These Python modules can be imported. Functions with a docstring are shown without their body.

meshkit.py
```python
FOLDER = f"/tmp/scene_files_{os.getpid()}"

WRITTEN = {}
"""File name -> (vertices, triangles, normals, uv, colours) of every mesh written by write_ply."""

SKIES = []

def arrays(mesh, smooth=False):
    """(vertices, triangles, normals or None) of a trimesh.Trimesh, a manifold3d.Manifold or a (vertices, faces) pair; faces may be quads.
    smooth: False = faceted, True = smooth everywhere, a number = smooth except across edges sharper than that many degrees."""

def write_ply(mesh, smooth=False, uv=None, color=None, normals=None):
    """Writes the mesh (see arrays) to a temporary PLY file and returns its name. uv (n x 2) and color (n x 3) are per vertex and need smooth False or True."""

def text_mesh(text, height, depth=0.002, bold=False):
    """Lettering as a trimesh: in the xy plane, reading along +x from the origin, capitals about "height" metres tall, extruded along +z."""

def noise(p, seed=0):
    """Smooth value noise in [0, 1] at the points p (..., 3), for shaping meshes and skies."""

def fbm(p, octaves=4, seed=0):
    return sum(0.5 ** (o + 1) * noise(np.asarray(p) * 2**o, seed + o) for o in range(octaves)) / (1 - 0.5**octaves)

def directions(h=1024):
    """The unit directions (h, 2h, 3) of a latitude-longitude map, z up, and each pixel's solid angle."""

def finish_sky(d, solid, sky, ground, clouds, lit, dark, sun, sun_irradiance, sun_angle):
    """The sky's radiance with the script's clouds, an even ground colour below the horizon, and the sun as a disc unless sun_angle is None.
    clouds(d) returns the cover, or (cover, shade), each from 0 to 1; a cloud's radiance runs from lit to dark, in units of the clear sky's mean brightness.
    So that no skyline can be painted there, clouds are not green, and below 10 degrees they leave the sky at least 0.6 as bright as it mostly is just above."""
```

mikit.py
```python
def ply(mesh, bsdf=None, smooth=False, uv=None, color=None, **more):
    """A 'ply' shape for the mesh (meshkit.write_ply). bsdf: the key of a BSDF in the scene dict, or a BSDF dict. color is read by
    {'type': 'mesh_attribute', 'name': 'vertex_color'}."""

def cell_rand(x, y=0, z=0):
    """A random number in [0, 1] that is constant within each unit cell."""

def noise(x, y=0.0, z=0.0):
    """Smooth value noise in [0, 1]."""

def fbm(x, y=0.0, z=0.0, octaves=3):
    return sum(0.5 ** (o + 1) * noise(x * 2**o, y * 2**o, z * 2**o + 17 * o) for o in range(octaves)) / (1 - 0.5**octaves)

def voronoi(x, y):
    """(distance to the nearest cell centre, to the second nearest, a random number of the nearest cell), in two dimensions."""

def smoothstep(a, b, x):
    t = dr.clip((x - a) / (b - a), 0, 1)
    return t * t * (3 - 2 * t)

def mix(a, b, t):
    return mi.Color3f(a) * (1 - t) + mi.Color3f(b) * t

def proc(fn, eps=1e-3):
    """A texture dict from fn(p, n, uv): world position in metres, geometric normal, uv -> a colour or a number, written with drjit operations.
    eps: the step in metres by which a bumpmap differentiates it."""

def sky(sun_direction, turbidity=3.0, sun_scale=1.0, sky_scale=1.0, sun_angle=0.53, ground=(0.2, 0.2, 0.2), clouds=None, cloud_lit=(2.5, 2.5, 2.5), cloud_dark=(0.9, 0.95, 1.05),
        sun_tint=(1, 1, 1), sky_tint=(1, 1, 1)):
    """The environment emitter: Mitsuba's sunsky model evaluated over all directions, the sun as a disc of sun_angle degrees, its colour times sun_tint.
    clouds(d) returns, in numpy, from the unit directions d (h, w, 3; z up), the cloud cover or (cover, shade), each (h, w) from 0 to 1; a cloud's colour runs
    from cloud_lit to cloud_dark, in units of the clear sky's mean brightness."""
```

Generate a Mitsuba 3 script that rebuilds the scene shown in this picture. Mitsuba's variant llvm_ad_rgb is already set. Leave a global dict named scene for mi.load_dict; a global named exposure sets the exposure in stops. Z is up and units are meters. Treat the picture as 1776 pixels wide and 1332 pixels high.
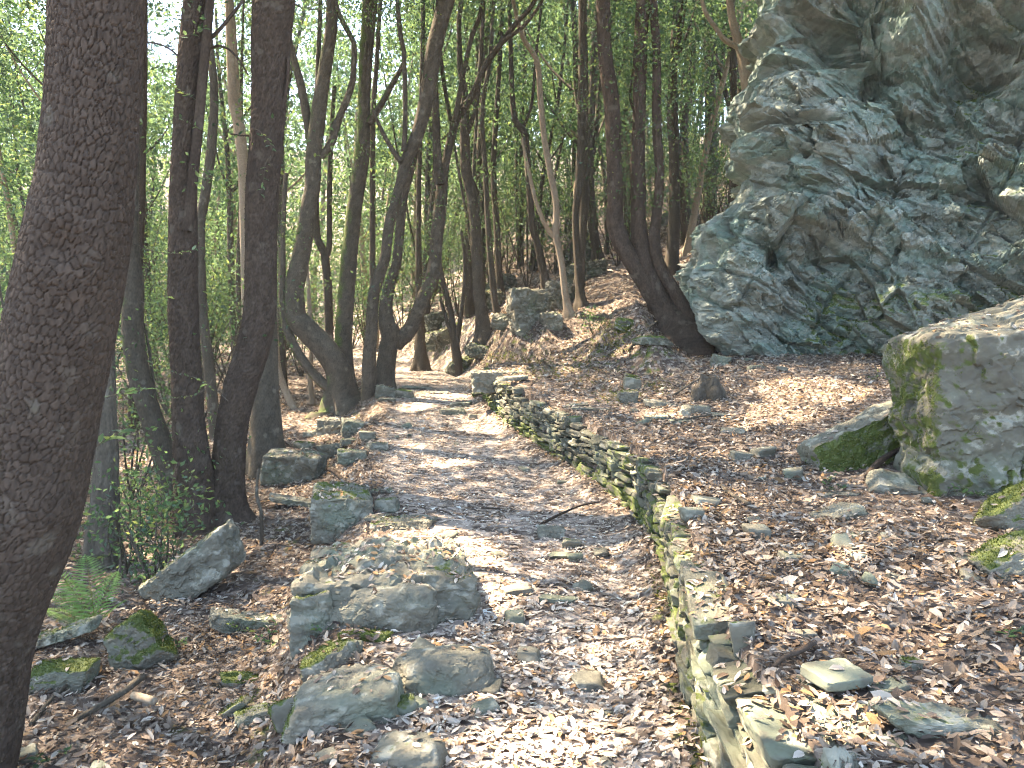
import math, numpy as np, trimesh, drjit as dr, mitsuba as mi, mikit, meshkit
from scipy.interpolate import PchipInterpolator
from scipy.spatial import cKDTree
T = mi.ScalarTransform4f
scene, labels = {}, {}

# ------------------------------------------------------------------ camera, sky, exposure
FOC, EYE, PITCH = 1367.0, np.array([0, 0, 1.6]), math.radians(5.68)
FWD = np.array([0, math.cos(PITCH), -math.sin(PITCH)])
UPV = np.array([0, math.sin(PITCH), math.cos(PITCH)])
scene['camera'] = {'type': 'perspective', 'fov': 66.02, 'fov_axis': 'x', 'near_clip': 0.05, 'far_clip': 900.0,
                   'to_world': T().look_at(origin=EYE.tolist(), target=(EYE + FWD).tolist(), up=[0, 0, 1])}
SUN = np.array([-0.55, 0.30, 0.90]); SUN /= np.linalg.norm(SUN)
scene['sky'] = mikit.sky(SUN.tolist(), turbidity=3.5, sun_scale=1.0, sky_scale=1.0, sky_tint=(1.02, 1.0, 0.95), sun_tint=(1.0, 0.97, 0.92),
                         clouds=lambda d: .28 * meshkit.fbm(d * 3.0, 4, 2), cloud_lit=(1.7, 1.7, 1.65))
exposure = 5.05

# ------------------------------------------------------------------ small helpers
rng = np.random.default_rng(11)
def sm(t):
    t = np.clip(t, 0, 1); return t * t * (3 - 2 * t)
def fb(p, o=3, s=0): return meshkit.fbm(p, o, s)
def unit(v): return v / (np.linalg.norm(v, axis=-1, keepdims=True) + 1e-12)
def ray(px, py):
    return FWD + np.array([(px - 888) / FOC, 0, 0]) - UPV * ((py - 666) / FOC)
def at(px, py, Y):                       # the point at world depth Y on the line of sight of a photo pixel
    d = ray(px, py); return EYE + d * (Y / d[1])
def numbered(name):
    if name not in USED: USED[name] = 0; return name
    USED[name] += 1; return f'{name}_{USED[name]:03d}'
USED = {}
def lab(key, label, cat, group=None, kind=None):
    labels[key] = {'label': label, 'category': cat}
    if group: labels[key]['group'] = group
    if kind: labels[key]['kind'] = kind
def put(key, mesh, bsdf, smooth=False, uv=None, color=None):
    scene[key] = mikit.ply(mesh, bsdf, smooth=smooth, uv=uv, color=color)

# ------------------------------------------------------------------ terrain
WY = [-3, 0, 2.7, 3.0, 3.6, 4.3, 5.0, 5.8, 6.5, 7.6, 8.3, 9.4, 10.6, 11.6, 13]
WX = [.5, .6, .68, .69, .78, .87, .93, .92, .76, .46, .22, -.1, -.33, -.45, -.6]
LY = [-3, 2, 3, 3.7, 4.6, 6, 7.6, 9, 11, 13, 16, 20, 30]
LX = [-.6, -.55, -.62, -.80, -.98, -1.05, -1.45, -1.65, -1.8, -2.3, -3.4, -6, -14]
FX = [-14, -6, -3.5, -1.5, -.55, .25, .9, 1.5, 2.2, 2.7, 9, 20, 60]
FY = [40, 27, 21.5, 16.5, 13.2, 11.6, 10.0, 9.1, 9.2, 10.4, 11.2, 12, 14]
_fx = np.linspace(-14, 60, 1500); _fy = np.interp(_fx, FX, FY)
FOOT = cKDTree(np.c_[_fx, _fy])
def zpath(y): return .25 * sm((y - 5) / 8)
def H(x, y, rough=True):
    x, y = np.broadcast_arrays(np.asarray(x, float), np.asarray(y, float))
    w, l, zp = np.interp(y, WY, WX), np.interp(y, LY, LX), zpath(y)
    dl = np.maximum(0, l - x)
    A = np.interp(y, [2, 3.2, 4.5, 9, 13, 20], [.20, .30, .40, .45, .32, .15])
    z = zp - A * (.75 * sm(dl / .55) + .25 * sm(dl / 1.6)) - .03 * np.clip(dl - 1, 0, 14) - .10 * np.maximum(0, dl - 14)
    d = x - w
    zt = np.interp(y, [2, 4, 8, 11], [.49, .45, .45, .5]) + .07 * np.clip(d, 0, 8) + .035 * np.clip(y - 4, 0, 8)
    fade = 1 - sm((y - 11.2) / 1.0)
    z = z + np.where(d < 0, .07 * sm(1 + d / .28), 0) * fade
    z = z + (zt - zp) * sm((d - .025) / .06) * fade * (d > 0)
    near, _ = FOOT.query(np.stack([x, y], -1).reshape(-1, 2)); near = near.reshape(x.shape)
    s = np.where(y > np.interp(x, FX, FY), near, 0)
    Ab = np.interp(x, [-20, -3, 0, 1, 2, 3], [.5, .9, .9, .8, .6, 0])
    z = z + Ab * sm(s / np.interp(x, [0, .5, 1.3], [.8, 1.0, 2.2])) +   .43 * np.clip(s - .35, 0, 16) + .11 * np.clip(s - 1.5, 0, 10) + .26 * np.clip(s - 16, 0, 60)
    if rough:
        p = np.stack([x, y, 0 * x], -1)
        onpath = sm((x - l) / .4) * sm((w - x) / .3)
        amp = np.clip(.13 - .10 * onpath, .03, 1)
        z = z + amp * (fb(p * 1.6, 4, 3) - .5) + .025 * (fb(p * 7, 3, 5) - .5) - .10 * onpath * (fb(p * .9, 2, 8) - .5) * .5
        z = z + .42 * sm(s / .5) * (1 - .75 * sm((s - 1.2) / 1)) * (fb(p * 2.2, 4, 9) - .5)
    return z
_t = np.concatenate([np.arange(1.8, 14, .02), np.arange(14, 70, .1)])
def ground(px, py):                      # where the line of sight of a photo pixel meets the ground
    d = ray(px, py); P = EYE + d * (_t / d[1])[:, None]
    hit = np.nonzero(P[:, 2] < H(P[:, 0], P[:, 1]))[0]
    return P[hit[0]] if len(hit) else P[-1]
def axis(parts):
    return np.unique(np.concatenate([np.arange(a, b, s) for a, b, s in parts]).round(4))
gx = axis([(-160, -40, 8), (-40, -14, 1.2), (-14, -5, .22), (-5, -2.4, .07), (-2.4, 3.4, .045), (3.4, 7, .12), (7, 20, .5), (20, 160.1, 7)])
gy = axis([(-60, -6, 4), (-6, 1.2, .3), (1.2, 7.5, .045), (7.5, 13, .075), (13, 24, .16), (24, 45, .7), (45, 200.1, 6)])
XX, YY = np.meshgrid(gx, gy)
ZZ = H(XX, YY)
nxg = len(gx)
ii, jj = np.meshgrid(np.arange(len(gy) - 1), np.arange(nxg - 1), indexing='ij')
q = np.stack([ii * nxg + jj, ii * nxg + jj + 1, (ii + 1) * nxg + jj + 1, (ii + 1) * nxg + jj], -1).reshape(-1, 4)
P = np.stack([XX, YY, ZZ], -1).reshape(-1, 3)
near, _ = FOOT.query(P[:, :2])
above = P[:, 1] > np.interp(P[:, 0], FX, FY)
mossg = np.where(above, sm((near) / .2) * (1 - sm((near - .7) / .9)), 0) * (P[:, 0] > -3) * (P[:, 0] < 2.4)
mossg = mossg * .42 + .35 * sm((np.interp(P[:, 1], LY, LX) - P[:, 0]) / .4) * (1 - sm((np.interp(P[:, 1], LY, LX) - P[:, 0] - .7) / .6))
mossg = mossg + .5 * sm(1 - np.abs(P[:, 0] - np.interp(P[:, 1], WY, WX) + .06) / .16) * (P[:, 1] < 5) * (P[:, 1] > 1)
pathm = sm((P[:, 0] - np.interp(P[:, 1], LY, LX)) / .3) * sm((np.interp(P[:, 1], WY, WX) - P[:, 0]) / .3)
put('ground', (P, q), 'soil', smooth=True, uv=np.c_[pathm, mossg])
lab('ground', 'forest floor of dark soil, footpath, terrace and rising bank under fallen leaves', 'ground', kind='structure')

# ------------------------------------------------------------------ materials
N, FB, SS, MX = mikit.noise, mikit.fbm, mikit.smoothstep, mikit.mix
def soil_c(p, n, uv):
    g = FB(p.x * 9, p.y * 9, p.z * 9, 4); f = N(p.x * 55, p.y * 55, p.z * 55); h = N(p.x * 24 + 7, p.y * 31, p.z * 24)
    base = MX((.045, .034, .027), (.105, .08, .063), g)
    chip = MX((.20, .16, .13), (.38, .325, .275), f)
    base = MX(base, chip, SS(.52, .64, h) * (.45 + .5 * uv.x))
    base = MX(base, (.33, .28, .24), uv.x * SS(.35, .75, g) * .6)
    return MX(base, MX((.04, .055, .016), (.10, .115, .03), f), SS(.40, .60, uv.y * .75 + .8 * (g - .42)))
def rock_c(p, n, uv):
    a = FB(p.x * 3.1, p.y * 3.1, p.z * 3.1, 4); b = FB(p.x * 14 + 3, p.y * 14, p.z * 14, 4); c = .6 * N(p.x * 90, p.y * 90, p.z * 90) + .4 * N(p.x * 260, p.y * 260, p.z * 260)
    lay = N(p.x * 6, p.y * 6, p.z * 40)
    base = MX((.082, .080, .058), (.178, .166, .128), uv.x * .55 + a * .45)
    base = MX(base, (.120, .14, .098), SS(.45, .7, a) * .7)
    base = base * (.72 + .35 * lay * b + .38 * c * b)
    base = MX(base, (.27, .265, .215), SS(.56, .70, b) * .6)
    base = MX(base, (.075, .068, .052), SS(.56, .72, 1 - b) * .6)
    e = FB(p.x * 30 + 3, p.y * 30, p.z * 30, 3); moss = MX((.026, .038, .010), (.085, .105, .024), c * .5 + e * .5)
    return MX(base, moss, SS(.44, .62, uv.y + .55 * (b - .5) + .5 * (e - .5) + .15 * (c - .5)))
def cliff_c(p, n, uv):
    a = FB(p.x * 1.1, p.y * 1.1, p.z * 1.1, 4); b = FB(p.x * 6 + 3, p.y * 6, p.z * 6, 5); c = N(p.x * 70, p.y * 70, p.z * 70); d = FB(p.x * 2.3 + 9, p.y * 2.3, p.z * 2.3 + 4, 4)
    st = N((p.x + p.z * .75) * 3, p.y * 3, (p.z - p.x * .75) * 26)
    base = MX((.125, .142, .117), (.195, .21, .178), a)
    base = MX(base, (.125, .175, .145), SS(.38, .62, d) * .8)
    base = MX(base, (.27, .285, .25), SS(.54, .70, b) * .6)
    base = MX(base, (.085, .09, .072), SS(.56, .70, 1 - b) * .6)
    base = base * (.72 + .34 * st + .22 * c)
    moss = MX((.04, .06, .02), (.11, .135, .045), c)
    return MX(base, moss, SS(.44, .62, uv.y + .55 * (b - .5) + .2 * (d - .5)))
def bark(dark, mid, pale):
    def f(p, n, uv):
        a = FB(p.x * 7, p.y * 7, p.z * 2.5, 3); c = N(p.x * 120, p.y * 120, p.z * 50); l = FB(p.x * 11 + 5, p.y * 11, p.z * 8, 4)
        base = MX(dark, mid, uv.x * .65 + a * .35) * (.75 + .5 * c)
        base = MX(base, pale, SS(.64, .78, l) * .4)
        moss = MX((.035, .05, .018), (.095, .12, .04), c)
        return MX(base, moss, SS(.42, .66, uv.y + .6 * (l - .5)))
    return f
def prin(c, rough, spec=.2): return {'type': 'twosided', 'nested': {'type': 'principled', 'base_color': mikit.proc(c), 'roughness': rough, 'specular': spec}}
scene['soil'] = prin(soil_c, .95, .15)
scene['rock'] = prin(rock_c, .8, .3)
scene['cliff'] = prin(cliff_c, .8, .3)
scene['bark_dark'] = prin(bark((.026, .019, .014), (.068, .051, .038), (.125, .112, .088)), .9, .12)
scene['bark_grey'] = prin(bark((.04, .034, .025), (.098, .084, .064), (.19, .18, .145)), .9, .12)
scene['bark_mid'] = prin(bark((.036, .030, .022), (.088, .074, .056), (.17, .16, .125)), .9, .12)
scene['bark_pale'] = prin(bark((.17, .13, .09), (.27, .22, .16), (.33, .30, .24)), .9, .12)
VC = {'type': 'mesh_attribute', 'name': 'vertex_color'}
scene['leaf'] = {'type': 'principledthin', 'base_color': VC, 'roughness': .30, 'diff_trans': 1.0, 'eta': 1.5}
scene['litter'] = {'type': 'principledthin', 'base_color': VC, 'roughness': .6, 'diff_trans': .35, 'eta': 1.4}

# ------------------------------------------------------------------ leaves
LEAF2 = (np.array([[0, 0, 0], [.45, .23, .06], [1, 0, -.03], [.45, -.23, .06]]), np.array([[0, 2, 1], [0, 3, 2]]))
LEAF8 = (np.array([[0, 0, 0], [.28, .19, .07], [.68, .18, .05], [1, 0, -.10], [.68, -.18, .05], [.28, -.19, .07], [.28, 0, .01], [.68, 0, -.015]]),
         np.array([[0, 6, 1], [1, 6, 7], [1, 7, 2], [2, 7, 3], [0, 5, 6], [5, 4, 7], [5, 7, 6], [4, 3, 7]]))
def leaf_mesh(pos, size, nrm, col, rs, shape=LEAF2, width=1.0, curl=None):
    """One mesh of a leaf at every position: normals nrm, lengths size, one colour each."""
    n = len(pos); V, F = shape
    nrm = unit(nrm); t = unit(np.cross(nrm, rs.normal(size=(n, 3)))); b = np.cross(nrm, t)
    loc = np.repeat(V[None], n, 0).copy()
    loc[..., 1] *= np.reshape(width, (-1, 1))
    if curl is not None: loc[..., 2] += curl[:, None] * (4 * (V[None, :, 0] - .5) ** 2)
    loc[..., 0] -= .5
    loc *= size[:, None, None]
    W = pos[:, None] + loc[..., :1] * t[:, None] + loc[..., 1:2] * b[:, None] + loc[..., 2:] * nrm[:, None]
    k = len(V)
    return W.reshape(-1, 3), (F[None] + (np.arange(n) * k)[:, None, None]).reshape(-1, 3), np.repeat(col, k, 0)
def join(parts):
    parts = [p for p in parts if len(p[0])]
    off = np.cumsum([0] + [len(p[0]) for p in parts])
    return np.vstack([p[0] for p in parts]), np.vstack([p[1] + o for p, o in zip(parts, off)]), np.vstack([p[2] for p in parts])
GREENS = np.array([[.055, .085, .042], [.072, .115, .048], [.095, .145, .052], [.14, .17, .05], [.07, .105, .072]])
DEAD = np.array([[.28, .225, .175], [.39, .335, .275], [.17, .13, .10], [.48, .435, .37], [.085, .064, .048], [.29, .185, .10], [.27, .235, .195], [.16, .13, .105]])
def greens(n, rs, bias=0):
    c = GREENS[rs.choice(5, n, p=[.3, .3, .2, .08, .12])] * rs.uniform(.75, 1.3, (n, 1)); return np.clip(c * (1 + bias), .01, .5)
def clump_leaves(cen, k, rad, size, rs, flat=.7, up=.7):
    """k leaves round each clump centre, on loose layers."""
    n = len(cen) * k
    p = np.repeat(cen, k, 0) + rs.normal(size=(n, 3)) * np.repeat(np.broadcast_to(rad, len(cen)), k)[:, None] * [1, 1, flat]
    s = np.repeat(np.broadcast_to(size, len(cen)), k) * rs.uniform(.65, 1.25, n)
    nr = rs.normal(size=(n, 3)) + [0, 0, up]
    return p, s, nr

# ------------------------------------------------------------------ tubes: trunks, stems, limbs, sticks
def tube(P, R, sides=16, step=.05, seed=0, cell=None, depth=.01, flare=0, wob=.05, moss=.2, mside=(-1, 0, 0), seam=(0, 1, 0), cap=False, fh=.3, knots=()):
    P, R = np.asarray(P, float), np.asarray(R, float)
    t = np.r_[0, np.cumsum(np.linalg.norm(np.diff(P, axis=0), axis=1))]
    n = max(3, int(t[-1] / step) + 2); s = np.linspace(0, t[-1], n)
    C = PchipInterpolator(t, P)(s); r = PchipInterpolator(t, R)(s)
    C = C + (wob * .5) * r[:, None] * (np.stack([fb(np.c_[s * 2.1, s * 0 + k * 9.1, s * 0 + seed], 2, seed % 97) for k in range(3)], -1) - .5) * 2
    tan = unit(np.gradient(C, axis=0))
    ref = np.asarray(seam, float)
    if abs(tan.mean(0) @ ref) > .85: ref = np.array([0, 0, 1.0])
    a = unit(ref - (tan @ ref)[:, None] * tan); b = np.cross(tan, a)
    th = np.arange(sides) * 2 * np.pi / sides
    D = np.cos(th)[None, :, None] * a[:, None] + np.sin(th)[None, :, None] * b[:, None]
    base = C[:, None] + D * r[:, None, None]
    rr = np.repeat(r[:, None], sides, 1) * (1 + wob * 2 * (fb(base * 2.4, 3, seed % 89) - .5))
    if flare:
        hgt = np.maximum(base[..., 2] - base[0, :, 2].mean() - .2, 0)
        lob = 1.0 + .8 * np.cos(th * 4 + seed)[None] * np.cos(th * 1 + seed * 2)[None]
        rr = rr * (1 + flare * np.exp(-hgt / fh) * lob)
    shade = fb(base * 5, 2, 31)
    if cell:
        rs = np.random.default_rng(seed + 5)
        nu = max(6, int(2 * np.pi * r.mean() / cell[0])); nv = int(t[-1] / cell[1]) + 3
        iu, iv = np.meshgrid(np.arange(nu), np.arange(-1, nv), indexing='ij')
        pts = np.stack([(iu + .5 * (iv % 2) + rs.uniform(-.42, .42, iu.shape)), iv + rs.uniform(-.42, .42, iu.shape)], -1).reshape(-1, 2)
        rnd = rs.uniform(0, 1, len(pts))
        pts3 = np.vstack([pts, pts + [nu, 0], pts - [nu, 0]]); rnd3 = np.tile(rnd, 3)
        u = np.broadcast_to(th[None] / (2 * np.pi) * nu, rr.shape); v = np.broadcast_to(s[:, None] / cell[1], rr.shape)
        wu = (fb(base * 14, 3, 41) - .5) * 1.0; wv = (fb(base * 14 + 7, 3, 43) - .5) * 1.0
        dist, idx = cKDTree(pts3).query(np.stack([u + wu, v + wv], -1).reshape(-1, 2), k=2)
        e = (dist[:, 1] - dist[:, 0]).reshape(rr.shape); shade = rnd3[idx[:, 0]].reshape(rr.shape) * .65 + .35 * sm(e / .18)
        rr = rr + depth * (sm(e / .15) - .75) + depth * .25 * (shade - .5) * sm(e / .2) + depth * .6 * (fb(base * 40, 2, 47) - .5)
    for kc, kr, ka in knots:                                # burls: a swollen ring round a small hollow
        q = np.linalg.norm(base - np.array(kc), axis=-1) / kr; rr = rr + ka * (np.exp(-(q - .9) ** 2 * 3) - 1.3 * np.exp(-q ** 2 * 5))
    V = C[:, None] + D * rr[..., None]
    side = np.clip((D @ unit(np.array(mside, float))), -1, 1)
    m = moss * (.75 + .55 * side) + .35 * (fb(base * 1.7, 3, 53) - .5)
    i, j = np.meshgrid(np.arange(n - 1), np.arange(sides), indexing='ij'); k = (j + 1) % sides
    Q = np.stack([i * sides + j, i * sides + k, (i + 1) * sides + k, (i + 1) * sides + j], -1).reshape(-1, 4)
    Fc = np.vstack([Q[:, [0, 1, 2]], Q[:, [0, 2, 3]]])
    V = V.reshape(-1, 3); uv = np.c_[shade.reshape(-1), m.reshape(-1)]
    if cap:
        for ring, c0, fl in ((0, C[0], 1), (n - 1, C[-1], 0)):
            V = np.vstack([V, c0]); uv = np.vstack([uv, [.9, 0]]); o = ring * sides; kk = len(V) - 1
            tri = np.stack([np.full(sides, kk), o + np.arange(sides), o + (np.arange(sides) + 1) % sides], 1)
            Fc = np.vstack([Fc, tri[:, ::-1] if fl else tri])
    return V, Fc, uv
def joinuv(ms):
    off = np.cumsum([0] + [len(m[0]) for m in ms])
    return np.vstack([m[0] for m in ms]), np.vstack([m[1] + o for m, o in zip(ms, off)]), np.vstack([m[2] for m in ms])
def stick(key, pts, r0, r1, bsdf='bark_grey', seed=0, sides=8, moss=0.0):
    P = np.array(pts, float); R = np.linspace(r0, r1, len(P))
    v, f, uv = tube(P, R, sides, .02 if r0 > .01 else .03, seed, wob=.25, moss=moss, cap=True)
    put(key, (v, f), bsdf, smooth=40 if False else True, uv=uv)

# ------------------------------------------------------------------ rocks
ICO = {k: trimesh.creation.icosphere(subdivisions=k) for k in (1, 2, 3, 4, 5, 6)}
def rock(size, seed, level=4, boxy=.75, chops=9, rough=.03, layer=.012, lay_dir=(0, 0, 1), moss=.2, mdir=(0, 0, 1), soft=30.0, crag=1.0):
    """A faceted block: the directions of a sphere cut by the sides of a skewed box and some random planes, then weathered."""
    rs = np.random.default_rng(seed); ico = ICO[level]; d = ico.vertices
    pl = [unit(np.array(n, float) + rs.normal(size=3) * (.13 if boxy < .97 else .03)) for n in ((1, 0, 0), (-1, 0, 0), (0, 1, 0), (0, -1, 0), (0, 0, 1), (0, 0, -1))]
    hs = list(rs.uniform(.88, 1.0, 6))
    for _ in range(chops):
        n = unit(rs.normal(size=3)); pl.append(n); hs.append((np.abs(n).sum() * boxy + (1 - boxy)) * rs.uniform(.72, .98))
    pl, hs = np.array(pl), np.array(hs)
    g = np.maximum(d @ pl.T, 1e-3) / hs
    r = 1 / (g ** soft).sum(1) ** (1 / soft)
    v = d * r[:, None] * np.array(size) / 2
    nrm = unit(trimesh.Trimesh(v, ico.faces, process=False).vertex_normals)
    o = rs.uniform(0, 50, 3); sc = float(np.mean(size))
    ld = unit(np.array(lay_dir, float) + rs.normal(size=3) * .1)
    L = (v @ ld + .25 * sc * fb(v * 2 / sc + o, 2)) / max(layer * 3.2, .004)
    step = meshkit.noise(np.stack([L, L * 0 + o[0], L * 0], -1)) - .5
    disp = rough * sc * 2.2 * (fb(v * 2.6 / sc + o, 3, 2) - .5) + rough * sc * .9 * (fb(v * 9 / sc + o, 3, 4) - .5)
    side = 1 - np.abs(nrm @ ld)
    if level >= 4:                                          # broken faces: small tilted facets, then fine grain
        for cell, amp in ((.30, .020), (.12, .010)):
            m = int(14 / cell ** 2); q = unit(rs.normal(size=(m, 3))) * rs.uniform(.3, .6, (m, 1)) * np.array(size); dist, ix = cKDTree(q).query(v + cell * sc * 1.1 * np.stack([fb(v * 4 / sc + o + 9 * k, 3, 11 + k) - .5 for k in range(3)], -1))
            gr = rs.normal(size=(m, 3)) * .28; disp = disp + .45 * amp * sc * rs.uniform(-1, 1, m)[ix] + np.clip(((v - q[ix]) * gr[ix]).sum(1), -amp * sc, amp * sc)
        disp = disp * (.45 if soft < 12 else .8) * crag + .010 * (fb(v * 38 + o, 3, 7) - .5) + rough * sc * .5 * (fb(v * 22 / sc + o, 2, 9) - .5)
    v = v + nrm * (disp + layer * 1.3 * step * side)[:, None]
    nrm = unit(trimesh.Trimesh(v, ico.faces, process=False).vertex_normals)
    return v, ico.faces, nrm, o
def rot(roll=0, yaw=0, pitch=0):
    r, y, p = (math.radians(a) for a in (roll, yaw, pitch))
    Rr = np.array([[math.cos(r), 0, -math.sin(r)], [0, 1, 0], [math.sin(r), 0, math.cos(r)]])       # roll: right side goes up
    Ry = np.array([[math.cos(y), -math.sin(y), 0], [math.sin(y), math.cos(y), 0], [0, 0, 1]])
    Rp = np.array([[1, 0, 0], [0, math.cos(p), -math.sin(p)], [0, math.sin(p), math.cos(p)]])
    return Rr @ Rp @ Ry
FUZZ = []
TOPS = []                                 # rock surfaces on which leaves lie
def add_rock(name, label, cen, size, R=np.eye(3), seed=0, moss=.2, mdir=(0, 0, 1), mamp=.55, tone=.5, bsdf='rock', group=None, cat='rock', level=None, leaves=1.0, **kw):
    key = numbered(name)
    big = max(size)
    level = level or (6 if big > 1.1 else 5 if big > .45 else 4 if big > .2 else 3 if big > .08 else 2)
    v, f, n, o = rock(size, seed, level, moss=moss, **kw)
    v = v @ R.T + cen; n = n @ R.T
    face = n @ unit(np.array(mdir, float))
    m = moss + mamp * (face - .5) * (moss > .02) + .5 * (fb(v * 2.2 + o, 3, 6) - .5)
    put(key, (v, f), bsdf, smooth=level < 5 and 50 if False else level < 4, uv=np.c_[np.full(len(v), tone) + .3 * (fb(v * 1.3 + o, 2) - .5), m if moss > .02 else 0 * m - 1])
    lab(key, label, cat, group)
    TOPS.append((v, f, n, leaves)); FUZZ.append((v, f, n, m, bsdf)); return key
def R(name, label, cx, cy, w, h, base, dep=.3, roll=0, yaw=None, pitch=0, moss=.15, seed=None, bury=.25, **kw):
    """A rock by its outline in the photo (centre, width, height, foot) on the ground there; dep is its depth over its width."""
    R.n += 1; seed = R.n * 7 + 3 if seed is None else seed
    g = ground(cx, base); Y = g[1]; d = dep * w * Y / FOC; al = math.atan2(1.6 - g[2], Y)
    d = min(d, .62 * h * Y / FOC / math.sin(al)); d = max(d, .22 * w * Y / FOC)
    c = at(cx, cy, Y + d * .42)
    k = c[1] / FOC; hh = max((h * k - d * math.sin(al)) / math.cos(al), .3 * h * k); hb = hh * bury
    c = c - np.array([0, 0, hb * .5]); hh = hh + hb
    yaw = ((seed * 37) % 25 - 12) if yaw is None else yaw
    return add_rock(name, label, c, (w * k * 1.03, d, hh), rot(roll, yaw, pitch), seed, moss, **kw)
R.n = 0

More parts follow.
